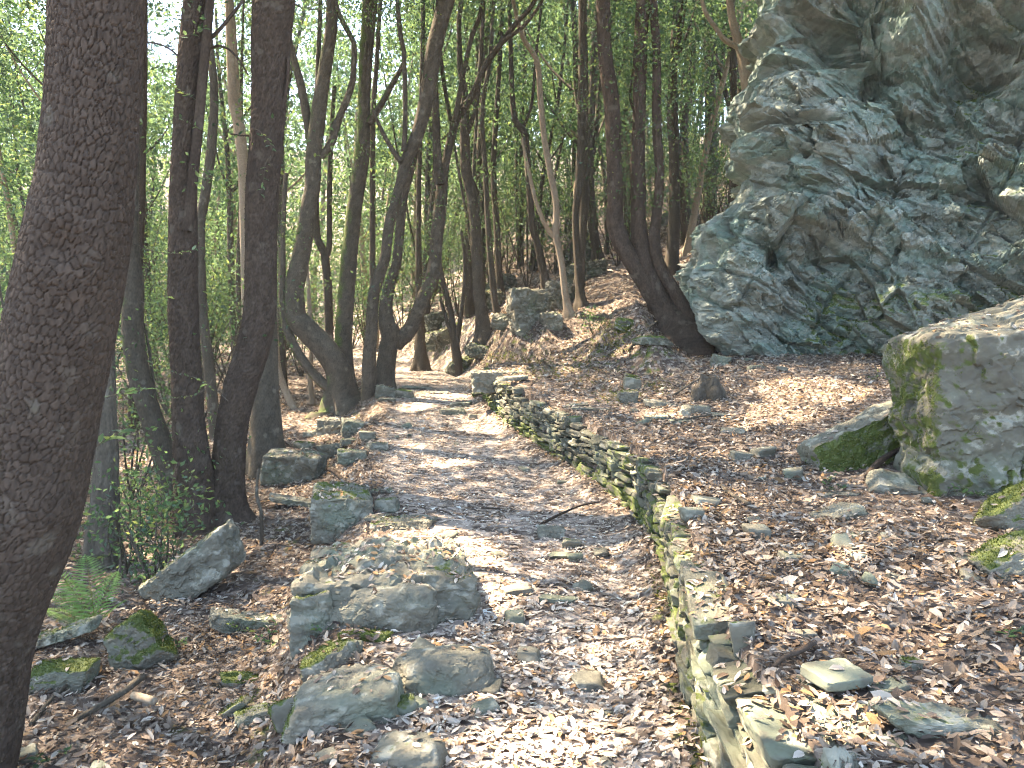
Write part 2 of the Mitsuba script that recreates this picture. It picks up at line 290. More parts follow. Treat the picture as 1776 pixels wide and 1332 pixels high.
# ------------------------------------------------------------------ rock outcrop on the right
SIL = np.array([(-700, 1400), (-300, 1345), (0, 1322), (42, 1292), (75, 1318), (120, 1316), (150, 1292), (185, 1286), (232, 1292), (246, 1318), (262, 1276), (285, 1272), (302, 1300), (330, 1294), (352, 1288),
                (368, 1248), (385, 1222), (420, 1206), (470, 1196), (520, 1200), (560, 1210), (590, 1222), (615, 1250), (640, 1290), (700, 1330)], float)
def build_cliff():
    nu, nv = 520, 430
    zs = np.linspace(.35, 8.2, nv)
    Ys = 10.5
    zt = np.array([at(888, py, Ys)[2] for py in SIL[:, 0]])[::-1]; xt = ((SIL[:, 1] - 888) / FOC * Ys)[::-1]
    xl = np.interp(zs, zt, xt)
    tu = np.array([0, .06, .12, .17, .23, .45, .66, .84, .94, 1.0])
    uu = np.linspace(0, 1, nu)
    xlm = .6 * xl + .4 * 2.7
    one = np.ones(nv)
    cx = np.stack([xl + 3, xl + .6, xl + .08, xl + .06, xl + .55, 3.9 * one, 5.0 * one, 6.3 * one, 8 * one, 10.5 * one], 1)
    lean = -.30 * sm((zs - 1.2) / 1.5) + .15 * np.maximum(0, zs - 3.2)
    cy = np.stack([14.5 * one, 12.2 * one, 10.95 * one, 10.3 * one, 9.95 + .5 * lean, 9.75 + lean, 9.2 + lean, 8.5 + lean, 7.7 + lean, 6.9 + lean], 1)
    X = PchipInterpolator(tu, cx, axis=1)(uu); Y = PchipInterpolator(tu, cy, axis=1)(uu)
    Z = np.repeat(zs[:, None], nu, 1)
    nx, ny = -np.gradient(Y, axis=1), np.gradient(X, axis=1); l = np.hypot(nx, ny); nx, ny = ny * 0 - np.gradient(Y, axis=1) * -1 / l, -np.gradient(X, axis=1) / l
    Pp = np.stack([X, Y, Z], -1)
    edge = 1 - .90 * np.exp(-((uu - .135) / .06) ** 2)[None]
    # facets: two sizes of tilted block faces
    rs = np.random.default_rng(4); D = 0
    tilt = np.array([[.8, 0, -.6], [0, 1, 0], [.6, 0, .8]])
    W = Pp @ tilt.T; W = W + .22 * np.stack([fb(Pp * 1.1 + k * 11, 3, 60 + k) - .5 for k in range(3)], -1)
    for cell, amp, tl in ((.95, .20, .34), (.42, .11, .42), (.19, .055, .42), (.09, .022, .4)):
        lo, hi = W.reshape(-1, 3).min(0), W.reshape(-1, 3).max(0)
        m = int(np.prod((hi - lo) / (cell * np.array([1.5, 1.0, .62]))) * 1.0)
        pts = rs.uniform(lo, hi, (m, 3)); sc = np.array([1 / 1.5, 1, 1 / .62])
        dist, idx = cKDTree(pts * sc).query(W.reshape(-1, 3) * sc)
        off = rs.uniform(-1, 1, m) * amp; gr = rs.normal(size=(m, 3)) * tl
        d = off[idx] + np.clip(((W.reshape(-1, 3) - pts[idx]) * gr[idx]).sum(1), -amp * 1.4, amp * 1.4)
        D = D + d.reshape(nv, nu)
    D = D * .8 + .55 * (fb(Pp * .55 + 3, 3, 71) - .5) + .10 * (1 - 2 * np.abs(fb(Pp * 1.7, 4, 73) - .5) * 2 - .5) + .10 * (fb(Pp * 5, 4, 75) - .5) + .075 * (fb(Pp * 16, 4, 77) - .5)
    for px, py, r, a in ((1495, 118, 34, -.55), (1462, 60, 60, -.35), (1640, 108, 62, -.45), (1585, 215, 80, -.28), (1512, 292, 42, -.30), (1345, 425, 26, -.22), (1690, 220, 46, -.30), (1247, 438, 24, -.35), (1640, 330, 30, -.2), (1430, 440, 30, -.2),
                         (1395, 110, 62, .42), (1430, 290, 110, .30), (1350, 480, 70, .22), (1540, 560, 90, .28), (1700, 420, 90, .22), (1570, 60, 50, .35), (1320, 580, 60, .18), (1740, 90, 60, .3)):
        c = at(px, py, 9.6); r = r / FOC * 9.6; a = a * (1.7 if a < 0 else 1)
        D = D + a * np.exp(-(((X - c[0]) / r) ** 2 + ((Z - c[2]) / r) ** 2) * .8)
    qz = (Z + .62 * X) / 1.18 + .30 * (fb(Pp * .9, 3, 81) - .5); gl = np.abs((qz / .42) % 1 - .5) * .42
    D = D - .10 * np.exp(-(gl / .018) ** 2) * sm((fb(Pp * 1.3, 2, 83) - .42) / .12) + .07 * (((qz / .42) % 1) - .5) * sm((fb(Pp * .8, 2, 84) - .4) / .2)
    qx = (X - .35 * Z) + .3 * (fb(Pp * .8, 3, 85) - .5); gl = np.abs((qx / .95) % 1 - .5) * .95
    D = D - .12 * np.exp(-(gl / .022) ** 2) * sm((fb(Pp * 1.1, 2, 87) - .47) / .1)
    D = D * edge
    Pp = Pp + np.stack([nx * D, ny * D, .15 * D], -1)
    Pp[-1, :, 1] += 3; Pp[-1, :, 0] += .5
    i, j = np.meshgrid(np.arange(nv - 1), np.arange(nu - 1), indexing='ij')
    q = np.stack([i * nu + j, i * nu + j + 1, (i + 1) * nu + j + 1, (i + 1) * nu + j], -1).reshape(-1, 4)
    V = Pp.reshape(-1, 3)
    tm = trimesh.Trimesh(V, np.vstack([q[:, [0, 1, 2]], q[:, [0, 2, 3]]]), process=False); n = unit(tm.vertex_normals)
    if n[(nv // 2) * nu + nu // 2, 1] > 0: tm = trimesh.Trimesh(V, tm.faces[:, ::-1], process=False); n = -n
    foot = H(V[:, 0], V[:, 1], False)
    m = .02 + .42 * (1 - sm((V[:, 2] - foot) / 1.1)) * sm((V[:, 0] - 2.4) / 2) + .24 * sm((V[:, 0] - 4.2) / 1.5) + .35 * np.clip(n[:, 2], 0, 1) + .12 * sm((V[:, 2] - 3.6) / 1.2)
    m = m + .30 * np.exp(-((V[:, 0] - 4.2) / .9) ** 2 - ((V[:, 2] - 1.75) / .35) ** 2)
    put('rock_outcrop', tm, 'cliff', uv=np.c_[0 * m, m])
    lab('rock_outcrop', 'tall grey-green craggy rock outcrop rising out of the picture beside the terrace', 'cliff')
build_cliff()

# ------------------------------------------------------------------ dry-stone retaining wall along the path
def build_wall():
    ys = np.linspace(1.45, 11.5, 620); xs = np.interp(ys, WY, WX); xs = np.convolve(np.pad(xs, 20, 'edge'), np.ones(41) / 41, 'valid')
    arc = np.r_[0, np.cumsum(np.hypot(np.diff(xs), np.diff(ys)))]
    rs = np.random.default_rng(21)
    labels['stone_wall'] = {'label': 'low dry-stone retaining wall of flat mossy stones along the right of the path', 'category': 'wall'}
    count = 0; rest = []; N300 = [0]
    k = 0; z0 = -.05
    while z0 < .5:
        h0 = rs.uniform(.026, .056); s = rs.uniform(-.2, 0)
        while s < arc[-1]:
            y = np.interp(s, arc, ys); far = sm((y - 4) / 6)
            L = rs.choice([rs.uniform(.06, .14), rs.uniform(.14, .36)]) * (1.35 - .35 * far); h = h0 * rs.uniform(.65, 1.45)
            sc = s + L / 2; s += L + rs.uniform(.002, .012)
            y = np.interp(sc, arc, ys); x = np.interp(sc, arc, xs)
            a = math.atan2(np.interp(sc + .1, arc, ys) - np.interp(sc - .1, arc, ys), np.interp(sc + .1, arc, xs) - np.interp(sc - .1, arc, xs))
            zb = float(H(x - .06, y, False)); top = float(H(x + .25, y, False)) - .07 + .07 * (float(fb(np.array([[sc * 1.1, 3.0, 0]]), 2, 17)[0]) - .45) + rs.uniform(-.03, .02)
            zc = zb + z0 + h / 2 + .02 * math.sin(sc * 3 + k)
            if zc - h * .45 > top: continue
            dp = rs.uniform(.13, .17); out = rs.normal(0, .010) + .012 * (z0 < .08)
            nx, ny = -math.sin(a), math.cos(a)          # points to the path
            c = np.array([x - nx * (dp / 2 - .01) * 1.0 + nx * out, y - ny * (dp / 2 - .01) + ny * out, zc])
            near = y < 5.2
            v, f, n, o = rock((L, dp, h * 1.04), 5000 + count * 3, 4 if y < 3.6 else 3, boxy=.94, chops=6, rough=.035, layer=.010, soft=50, crag=.30)
            Rm = rot(rs.normal(0, 2.5), math.degrees(a), 0); Rm = rot(0, math.degrees(a)) @ rot(rs.normal(0, 2.5), rs.normal(0, 3), rs.normal(0, 4))
            v = v @ Rm.T + c; n = n @ Rm.T
            ms = .15 + .33 * (fb(np.array([[x * 1.5, y * 1.5, zc * 3]]), 2, 3)[0] - .35) + .18 * (z0 < .1) * (y > 3.4) + .04 * np.clip(n[:, 2], 0, 1) + .3 * (fb(v * 6, 2, 8) - .5)
            uv = np.c_[np.full(len(v), rs.uniform(-.9, .05)), ms + .06 + .13 * sm((y - 2.2) / 1.5)]
            if count < 300 and near or count % 2 and N300[0] < 190: N300[0] += not near; put(numbered('stone_wall__stone'), (v, f), 'rock', smooth=bool(y > 3.6), uv=uv)
            else: rest.append((v, f, uv))
            if abs(zc + h / 2 - top) < .05: TOPS.append((v, f, n, 2.0))
            count += 1
        z0 += h0 * 1.02; k += 1
    if rest:
        put('stone_wall__packing', joinuv(rest)[:2], 'rock', smooth=True, uv=joinuv(rest)[2]); labels['stone_wall__packing'] = {'kind': 'stuff'}
    print('wall stones', count)
build_wall()

# ------------------------------------------------------------------ rocks, slabs and stones
R('tilted_slab', 'tilted grey slab with pale upper face and mossy left edge at the foot of the trunks', 338, 982, 178, 84, 1042, .45, roll=36, moss=.22, mdir=(-.8, 0, .6), boxy=.9, layer=.02, lay_dir=(0, .3, 1), cat='boulder', leaves=.3, chops=5)
R('curved_rock', 'long curved grey rock with dark underside lying in leaves left of the boulders', 428, 1078, 148, 44, 1098, .4, roll=-7, moss=.16, boxy=.8, cat='rock')
R('mossy_rock', 'brown mossy rock at the foot of the big foreground trunk', 108, 1168, 115, 70, 1200, .6, roll=4, moss=.5, cat='rock')
R('moss_capped_rock', 'pointed grey rock capped with green moss right of the fern', 240, 1110, 100, 105, 1165, .8, roll=30, moss=.62, cat='rock', rough=.05)
R('sloping_rock', 'flat sloping rock with leaves on it directly under the fern', 105, 1098, 140, 34, 1128, .6, roll=18, moss=.3)
R('block', 'square-edged dark grey block lying against the mossy trunk on the left', 507, 812, 108, 66, 838, .55, roll=-8, moss=.16, boxy=.95, chops=4, cat='boulder')
R('mossy_block', 'upright block with mossy leaf-strewn top at the left edge of the path', 592, 885, 108, 92, 928, .7, roll=4, moss=.27, leaves=1.6, boxy=.95, chops=4, cat='boulder')
R('dark_slab', 'dark flat slab bridging a hollow behind the upright mossy block', 507, 867, 82, 18, 884, .5, roll=-6, moss=.1)
R('big_boulder', 'largest boulder at the left edge of the path, flat top strewn with leaves', 672, 996, 335, 166, 1080, .9, roll=3, bury=.6, moss=.17, leaves=2.4, boxy=.72, chops=9, soft=16, crag=1.3, cat='boulder', layer=.02, yaw=8, seed=52)
R('rounded_boulder', 'smooth rounded olive-grey boulder in front of the largest one', 672, 1042, 216, 116, 1098, .6, bury=.4, roll=3, moss=.06, boxy=.55, chops=12, cat='boulder', soft=9, layer=.006)
R('green_boulder', 'blue-green sloping boulder with moss on its left side in the lower foreground', 598, 1203, 215, 128, 1262, .8, bury=.6, roll=12, moss=.26, mdir=(-1, 0, .3), boxy=.7, cat='boulder', soft=10)
R('flat_boulder', 'low flat-domed boulder half buried in leaves beside the path in the foreground', 772, 1152, 190, 116, 1210, .9, bury=1.2, roll=-6, moss=.12, mdir=(-1, 0, 0), boxy=.6, cat='boulder', soft=9)
R('sunken_boulder', 'flat boulder cut by the bottom edge of the view next to the sunlit path', 712, 1306, 140, 90, 1345, .9, bury=1.0, roll=6, moss=.08, boxy=.6, cat='boulder', soft=9)
R('ledge_rock', 'mossy hump of rock between the largest boulder and the blue-green one', 575, 1138, 100, 70, 1170, .9, roll=16, moss=.42, mdir=(-.6, 0, .7), boxy=.6, bury=.8, cat='rock')
R('ledge_rock', 'rock face sunk in the slope under the left end of the largest boulder', 545, 1065, 80, 90, 1108, .7, roll=4, moss=.2, boxy=.85, bury=.5, cat='rock')
R('ledge_rock', 'small rock wedged between the blue-green and the flat-domed boulders', 690, 1225, 60, 44, 1246, .8, roll=-6, moss=.3, boxy=.7, bury=.9, cat='rock')
R('ledge_rock', 'low mossy rock running down the slope left of the blue-green boulder', 450, 1236, 90, 34, 1256, .8, roll=14, moss=.34, boxy=.7, bury=.7, cat='rock')
R('ledge_rock', 'rock step between the upright mossy block and the largest boulder', 700, 905, 110, 24, 918, .8, roll=0, moss=.3, boxy=.8, bury=.6, cat='rock')
R('moss_cushion', 'bright green moss cushion under a twig between two boulders', 635, 1101, 95, 26, 1112, .6, moss=.95, boxy=.5, cat='moss', bury=.5, leaves=.15)
R('low_mossy_stone', 'small moss-capped stone in the leaves left of the boulders', 416, 1177, 66, 26, 1190, .7, moss=.6, bury=.5)
R('leaning_stone', 'narrow leaning stone with green moss tip in the lower left leaves', 404, 1228, 66, 30, 1246, .6, roll=36, moss=.45)
R('wedge_rock', 'mossy wedge of rock at the lower left of the blue-green boulder', 508, 1235, 60, 62, 1268, .7, roll=20, moss=.5, mdir=(-1, 0, .2))
for a in ((655, 851, 46, 11, 858, 'thin dark flagstone above the brown cube of stone at the path edge'), (672, 873, 38, 27, 889, 'small brown cube-shaped stone at the path edge'), (655, 897, 42, 12, 905, 'thin grey flake of stone below the brown cube-shaped stone'),
          (612, 741, 40, 30, 758, 'pale grey pointed stone, uppermost of the heap beside the path'), (575, 739, 40, 30, 754, 'grey stone at the left end of the heap beside the path'), (575, 781, 46, 28, 796, 'dark stone at the lower left of the heap beside the path'),
          (612, 790, 54, 26, 802, 'broad dark stone at the bottom of the heap beside the path'), (638, 755, 24, 18, 765, 'blue-grey cube of stone on the path side of the heap'), (608, 765, 34, 13, 773, 'flat stone in the middle of the heap beside the path'),
          (655, 773, 34, 16, 783, 'flat stone nearest the path in front of the heap'), (528, 771, 34, 13, 778, 'mossy flat stone behind the square-edged dark grey block'), (540, 752, 30, 12, 758, 'thin stone lying behind the heap beside the path'), (528, 790, 46, 14, 798, 'mossy stone between block and heap'), (592, 708, 44, 16, 716, 'grey stone at the foot of the S-shaped mossy tree'),
          (668, 679, 34, 20, 690, 'rounded brown stone at the foot of the forked trunk'), (700, 682, 34, 14, 690, 'mossy low stone right of the forked trunk'), (670, 693, 30, 8, 697, 'thin dark stone in front of the rounded brown stone')):
    R('stone', a[5], *a[:5], .7, roll=(a[0] % 17) - 8, moss=.14 + .25 * ('mossy' in a[5]), boxy=.9, chops=4, cat='stone', tone=.6)
for a in ((785, 712, 48, 14, 720, 'grey flat rock sticking out of the far part of the path'), (800, 700, 36, 9, 706, 'smaller flat rock behind the grey one on the far path'), (722, 672, 56, 6, 676, 'flat slab set across the far end of the path'), (752, 681, 60, 5, 684, 'sunlit slab across the path before the far block'),
          (955, 921, 50, 22, 933, 'grey stone beside the fallen branch on the path'), (990, 941, 30, 20, 952, 'small angular stone on the path right of the branch'), (970, 962, 32, 10, 970, 'pale flake of stone on the path'), (998, 965, 28, 16, 975, 'pale angular stone beside the flake on the path'),
          (898, 1022, 56, 22, 1034, 'pale stone flush with the path at the edge of the sun patch'), (965, 1038, 64, 16, 1048, 'worn grey stone flush with the middle of the path'), (1022, 1183, 56, 38, 1200, 'dark jagged stone jutting from the leaves of the near path'),
          (893, 1072, 32, 28, 1086, 'small brown triangular stone in the middle of the path'), (920, 1135, 36, 30, 1152, 'worn stone sunk in the near path'), (820, 722, 16, 10, 728, 'small dark stone on the far path'), (975, 835, 20, 8, 840, 'dark chip of stone near the wall on the path')):
    R('path_stone', a[5], *a[:5], .8, roll=(a[0] % 9) - 4, moss=.05, boxy=.8, chops=5, cat='stone', bury=.6, leaves=.25, tone=.75)
R('far_block', 'pale rectangular stone block at the far end of the wall', 868, 657, 96, 34, 674, .5, roll=0, moss=.12, boxy=1, chops=0, cat='block', tone=1.0, yaw=6)
R('far_slab', 'thin pale slab leaning on the pale block at the far end of the wall', 890, 655, 52, 8, 672, .6, roll=3, moss=0, boxy=.9, cat='slab', tone=1.1)
R('large_boulder', 'large fractured grey boulder with moss stains at the right edge of the terrace', 1786, 684, 390, 362, 864, .6, roll=14, moss=.32, mdir=(-1, -.35, -.2), mamp=.5, boxy=.95, chops=6, crag=.8, rough=.025, soft=50, tone=.15, cat='boulder', layer=.03, lay_dir=(.3, 0, 1), level=6, leaves=.8, seed=406, yaw=-14)
R('overhang_stone', 'yellow-mossed stone wedged behind the top left of the large boulder', 1588, 598, 52, 36, 640, .7, roll=20, moss=.5)
R('leaning_slab', 'thick slab leaning against the large boulder, green moss along its front', 1492, 758, 188, 84, 812, .5, roll=27, moss=.46, mdir=(.2, -1, -.1), mamp=.5, boxy=.92, chops=4, cat='slab', layer=.014)
R('grey_flagstone', 'smooth blue-grey flagstone lying below the leaning slab', 1556, 838, 92, 34, 858, .8, roll=-4, pitch=18, moss=0, boxy=.95, chops=4, cat='slab', leaves=.1, tone=.9)
R('pale_shard', 'upright pale shard of stone between flagstone and large boulder', 1580, 800, 44, 38, 820, .5, roll=-25, moss=.1)
R('buried_stone', 'humped brown stone showing through the leaves below the flagstone', 1452, 890, 88, 34, 905, .8, roll=10, moss=.04, bury=.7, leaves=.3)
R('flat_stone', 'flat grey stone at the left of the flagstone', 1455, 856, 72, 13, 863, .8, roll=2, moss=.04)
for a in ((1480, 929, 72, 13, 936, 'edging stone half buried across the terrace, left one of two'), (1560, 930, 76, 13, 937, 'greenish edging stone half buried across the terrace, right one of two'), (1380, 966, 50, 22, 976, 'reddish loaf-shaped stone on the terrace'), (1287, 790, 40, 20, 801, 'blue-grey slate, left one of a pair on the terrace'),
          (1325, 783, 38, 20, 794, 'blue-grey slate, right one of a pair on the terrace'), (1376, 820, 34, 22, 832, 'dark angular stone below the pair of slates'), (1315, 922, 40, 28, 936, 'purple-grey stone on the terrace near the wall'), (1358, 1040, 54, 24, 1054, 'dull stone sunk in terrace leaves above the near wall'),
          (1672, 966, 64, 20, 978, 'flat stone at the foot of the mossy corner rocks'), (1395, 1098, 44, 18, 1108, 'green-grey flake of stone lying in the near terrace leaves'), (1222, 868, 44, 20, 880, 'flat pale stone just behind the wall top'), (1200, 890, 36, 24, 902, 'brown stone just behind the wall top'), (1490, 965, 24, 18, 975, 'small tan wedge in a sun fleck on the terrace'),
          (1146, 700, 60, 12, 708, 'long flat dark slab on the terrace in front of the bank'), (1202, 711, 42, 20, 722, 'pale wedge-shaped stone beside the long flat slab'), (1142, 724, 44, 10, 730, 'sunlit thin stone in front of the long flat slab'), (1030, 709, 70, 6, 713, 'thin flagstone flush with the terrace near the far block'),
          (1000, 702, 40, 6, 706, 'dark flake on the terrace behind the far block'), (1248, 720, 30, 10, 726, 'small grey stone right of the wedge-shaped one'), (1250, 624, 34, 16, 634, 'pair-topped grey stone at the left foot of the outcrop'), (1312, 636, 28, 7, 640, 'thin grey stone at the foot of the outcrop'),
          (1096, 662, 30, 22, 676, 'dark stone standing out of the low mossy bank'), (1090, 686, 34, 20, 700, 'mossy stone at the foot of the low bank'), (1180, 730, 40, 10, 737, 'thin stone between slab and wall on the terrace'), (1270, 745, 40, 10, 752, 'brown flake on the terrace below the outcrop'), (1580, 1150, 40, 26, 1165, 'mossy lump in the near terrace leaves')):
    R('terrace_stone', a[5], *a[:5], .8, roll=(a[0] % 13) - 6, moss=.06 + .2 * ('moss' in a[5]), boxy=.9, chops=4, cat='stone', bury=.45, leaves=.5, tone=.6)
R('mossy_corner_rock', 'bright moss-covered rock at the right edge below the large boulder, upper one', 1762, 880, 110, 80, 925, .8, roll=30, moss=.55, mdir=(-.3, 0, 1))
R('grey_corner_rock', 'grey rock with mossy upper edge at the right edge, lower one', 1758, 962, 128, 76, 1006, .8, roll=30, moss=.42, mdir=(-.5, 0, 1))
add_rock('end_block', 'pale rectangular stone block closing the near end of the wall, sunlit', np.array([.865, 1.80, .315]), (.22, .82, .48), rot(0, -12), 61, .24, boxy=.98, chops=3, cat='block', tone=.35, mdir=(-1, 0, 0), level=5, leaves=.6)
add_rock('sunlit_slab', 'sunlit white-looking slab resting on the pale end block', np.array([.905, 2.11, .572]), (.165, .13, .034), rot(-3, 20), 62, 0, boxy=.98, chops=3, cat='slab', tone=1.1, leaves=.1)
R('broken_slab', 'broad brown broken slab among leaves in the right foreground', 1640, 1252, 215, 62, 1284, .55, roll=-7, moss=.08, boxy=.85, chops=6, cat='slab', tone=-.2, layer=.02)
R('split_stone', 'dark split stone behind the broad brown slab', 1540, 1192, 84, 30, 1206, .7, roll=6, moss=.03, tone=.1)
R('foot_stone', 'sunlit stone cut by the bottom edge in the right foreground', 1640, 1330, 90, 36, 1350, .7, roll=4, moss=0, tone=.6)
for a in ((1300, 1190, 46, 50, 1220, 'brown upright stone on the near wall top beside a twig'), (1288, 1100, 46, 60, 1130, 'mossy wall-top stone with green-grey lichen'), (1345, 1195, 44, 14, 1204, 'thin brown slate on the wall top under a twig')):
    R('wall_top_stone', a[5], *a[:5], .8, roll=10, moss=.2, boxy=.9, chops=4, cat='stone', bury=.3)
for a in ((916, 535, 70, 58, 565, 'dark mossy boulder on the bank behind the pale curved trunk', .16), (968, 512, 44, 46, 536, 'pale angular rock behind the pale curved trunk', .06), (958, 556, 34, 30, 572, 'small tilted dark rock below the pale angular rock', .2), (876, 556, 42, 24, 570, 'pale rock at the left foot of the dark mossy boulder', .05), (1005, 432, 54, 54, 462, 'dark boulder high on the bank', .2),
          (1018, 470, 70, 34, 488, 'mossy ledge of rock below the dark boulder on the bank', .3), (1190, 355, 60, 22, 366, 'rock on the skyline of the bank', .2), (1165, 378, 34, 18, 388, 'pale stone high on the bank behind the triple tree', .1), (870, 490, 50, 34, 508, 'talus block far up the path', .2), (850, 520, 40, 30, 536, 'talus block below the farthest one', .2), (770, 585, 60, 34, 604, 'talus rock left of the far path', .25),
          (762, 556, 44, 30, 572, 'talus rock behind the far bend of the path', .15), (742, 600, 30, 22, 612, 'pale talus stone at the far bend', .1), (805, 632, 56, 26, 646, 'mossy rock at the foot of the bank by the far path', .35), (838, 610, 60, 20, 622, 'ledge at the foot of the straight bank tree', .3), (790, 640, 34, 12, 648, 'flat stone at the bank foot', .2),
          (1130, 590, 60, 14, 600, 'mossy root stone at the foot of the triple tree', .4), (1085, 562, 36, 18, 572, 'moss-covered stone on the bank left of the triple tree', .6), (1268, 498, 60, 14, 506, 'mossy log-like rock behind the triple tree', .5)):
    R('bank_rock', a[5], *a[:5], .8, roll=(a[0] % 31) - 15, yaw=(a[0] * 13) % 80 - 40, moss=a[6] + .12, boxy=.7, chops=12, tone=-.25 if 'pale' not in a[5] else .5, crag=1.6, soft=40)
def pebbles():
    rs = np.random.default_rng(77); base = [rock((1, .75, .4), 900 + i, 2, boxy=.85, chops=5, rough=.05, layer=.02) for i in range(6)]
    n = 0
    while n < 70:
        y = 2.6 + 9 * rs.uniform() ** 1.3; x = rs.uniform(-2.6, 4) * min(1, y / 6 + .3)
        d = x - np.interp(y, WY, WX)
        if abs(d + .02) < .2 or x > .64 * y: continue
        L = rs.uniform(.04, .13); v, f, nn, o = base[n % 6]; Rm = rot(rs.normal(0, 12), rs.uniform(0, 360), rs.normal(0, 12))
        v = (v * L) @ Rm.T + [x, y, float(H(x, y)) + L * .08]
        key = numbered('loose_stone'); put(key, (v, f), 'rock', smooth=True, uv=np.c_[np.full(len(v), rs.uniform(.2, 1)), np.full(len(v), -.2)])
        lab(key, 'small loose grey stone lying among fallen leaves on path or terrace', 'stone', 'small loose stones among the fallen leaves'); n += 1
pebbles()

# ------------------------------------------------------------------ trees
TREES = []                                # (key, top xyz, Y) of every tree, to share out the canopy
CROWN = {}                                # key -> list of leaf arrays (positions, sizes, normals, colours)
def add_leaves(key, p, s, nr, col): CROWN.setdefault(key, []).append((p, s, nr, col))
def tree(name, label, stems, bsdf, Y=None, moss=.2, cell=None, depth=.01, sides=20, step=.05, flare=.5, fh=.3, top=8.5, based=True, mside=(-1, 0, 0), dy=0.0, group=None, sprigs=0, wob=.05, knots=()):
    """A tree from the outlines of its stems in the photo: (px, py, width) from the foot up, all at depth Y (or that of the foot)."""
    key = numbered(name)
    if Y is None: Y = ground(stems[0][0][0], stems[0][0][1])[1]
    rs = np.random.default_rng(abs(hash(label)) % 1000 if False else sum(map(ord, label)))
    for i, st in enumerate(stems):
        st = np.array(st, float)
        hy = Y + dy * (st[0, 1] - st[:, 1]) / FOC * Y + (.0 if i == 0 else rs.uniform(-.12, .12))
        P = np.array([at(a, b, yy) for (a, b, w), yy in zip(st, hy)]); Rr = st[:, 2] / 2 / FOC * hy / np.sqrt(1 + ((st[:, 0] - 888) / FOC) ** 2)
        if i == 0 and based:
            g = float(H(P[0, 0], P[0, 1])); P[0, 2] = min(P[0, 2], g + .02)
            P = np.vstack([P[0] + (P[0] - P[1]) * .1 - [0, 0, .3], P]); Rr = np.r_[Rr[0] * 1.05, Rr]
        big = Rr.max() > .05
        if st[-1, 1] < 40 and P[-1, 2] < top:                  # goes on above the picture
            d = unit(P[-1] - P[-2]); d = unit(d * [.6, .6, 1]); ext = (top - P[-1, 2]) / max(d[2], .4) * (1 if i == 0 else .75)
            P = np.vstack([P, P[-1] + d * ext * .5, P[-1] + d * ext + [.1, .1, 0]]); Rr = np.r_[Rr, Rr[-1] * .7, Rr[-1] * .25]
        v, f, uv = tube(P, Rr, sides if i == 0 else max(8, int(sides * .7)), step, seed=int(rs.integers(1000)), cell=cell if big else None, depth=depth, flare=flare if i == 0 else 0, wob=wob, moss=moss, mside=mside, fh=fh, knots=[(at(a, b, Y - c), d, e) for a, b, c, d, e in knots] if i == 0 else ())
        part = 'trunk' if i == 0 else ('stem' if Rr[0] > .07 else 'limb')
        put(numbered(f'{key}__{part}'), (v, f), bsdf, smooth=True, uv=uv)
        TREES.append((key, P[-1], Y))
        if sprigs:
            sprigs = int(sprigs * 1.8)
            kk = rs.integers(1, len(P), sprigs); c = P[kk] + rs.normal(size=(sprigs, 3)) * .32
            c = c[c[:, 2] > max(1.2, P[0, 2] + 1.7)]
            if len(c):
                p, s, nr = clump_leaves(c, 26, .14, .058, rs); add_leaves(key, p, s, nr, greens(len(p), rs, .1))
    lab(key, label, 'tree', group)
    return key
BK = (.033, .048)
tree('tree', 'thick dark rough-barked trunk filling the left foreground', [[(-112, 1420, 262), (-92, 1332, 250), (-42, 1100, 232), (32, 900, 222), (78, 700, 205), (108, 550, 198), (137, 400, 186), (151, 300, 172), (164, 100, 161), (169, 0, 161), (176, -300, 150), (185, -700, 135), (205, -2100, 90)]],
     'bark_dark', Y=2.85, knots=[(98, 912, .2, .10, .022), (105, 430, .17, .11, .012), (170, 620, .17, .07, .008), (60, 1080, .22, .09, .012)], moss=.30, cell=(.0155, .032), depth=.009, sides=300, step=.0052, flare=.1, based=False, mside=(-1, -.15, 0), wob=.03)
tree('tree', 'tall straight dark trunk next right of the thick foreground trunk, with forked dead stem', [[(343, 915, 92), (336, 840, 72), (325, 700, 56), (319, 560, 53), (317, 420, 50), (319, 300, 46), (324, 200, 44), (330, 100, 42), (340, 0, 42), (356, -300, 36)], [(325, 400, 18), (336, 300, 18), (346, 200, 17), (355, 100, 16), (364, 0, 15)],
     [(344, 80, 9), (372, 60, 7), (400, 28, 6), (420, 2, 5)], [(330, 120, 5), (380, 80, 4), (430, 130, 3)], [(340, 150, 4), (270, 75, 3), (250, 73, 3)]],
     'bark_dark', moss=.14, cell=(.028, .06), depth=.013, sides=90, step=.014, flare=.45, fh=.22, sprigs=6)
tree('tree', 'dark bent trunk leaning right out of the bank, left of the footpath', [[(392, 905, 92), (391, 880, 74), (396, 805, 58), (403, 737, 56), (417, 670, 59), (438, 602, 57), (451, 535, 57), (453, 468, 55), (455, 338, 56), (465, 203, 58), (470, 68, 66), (475, 0, 70), (490, -300, 58)], [(500, 100, 6), (470, 220, 5), (430, 235, 4), (400, 232, 3)]],
     'bark_dark', moss=.16, cell=(.028, .06), depth=.013, sides=100, step=.014, flare=.5, fh=.2, sprigs=4)
tree('tree', 'smooth greenish trunk standing directly behind the bent dark one', [[(462, 812, 66), (461, 760, 56), (461, 737, 54), (462, 670, 44), (462, 600, 40), (463, 500, 36), (463, 400, 34), (466, 250, 30), (470, 0, 28)]], 'bark_grey', moss=.34, cell=(.04, .07), depth=.004, sides=48, step=.03, flare=.4)
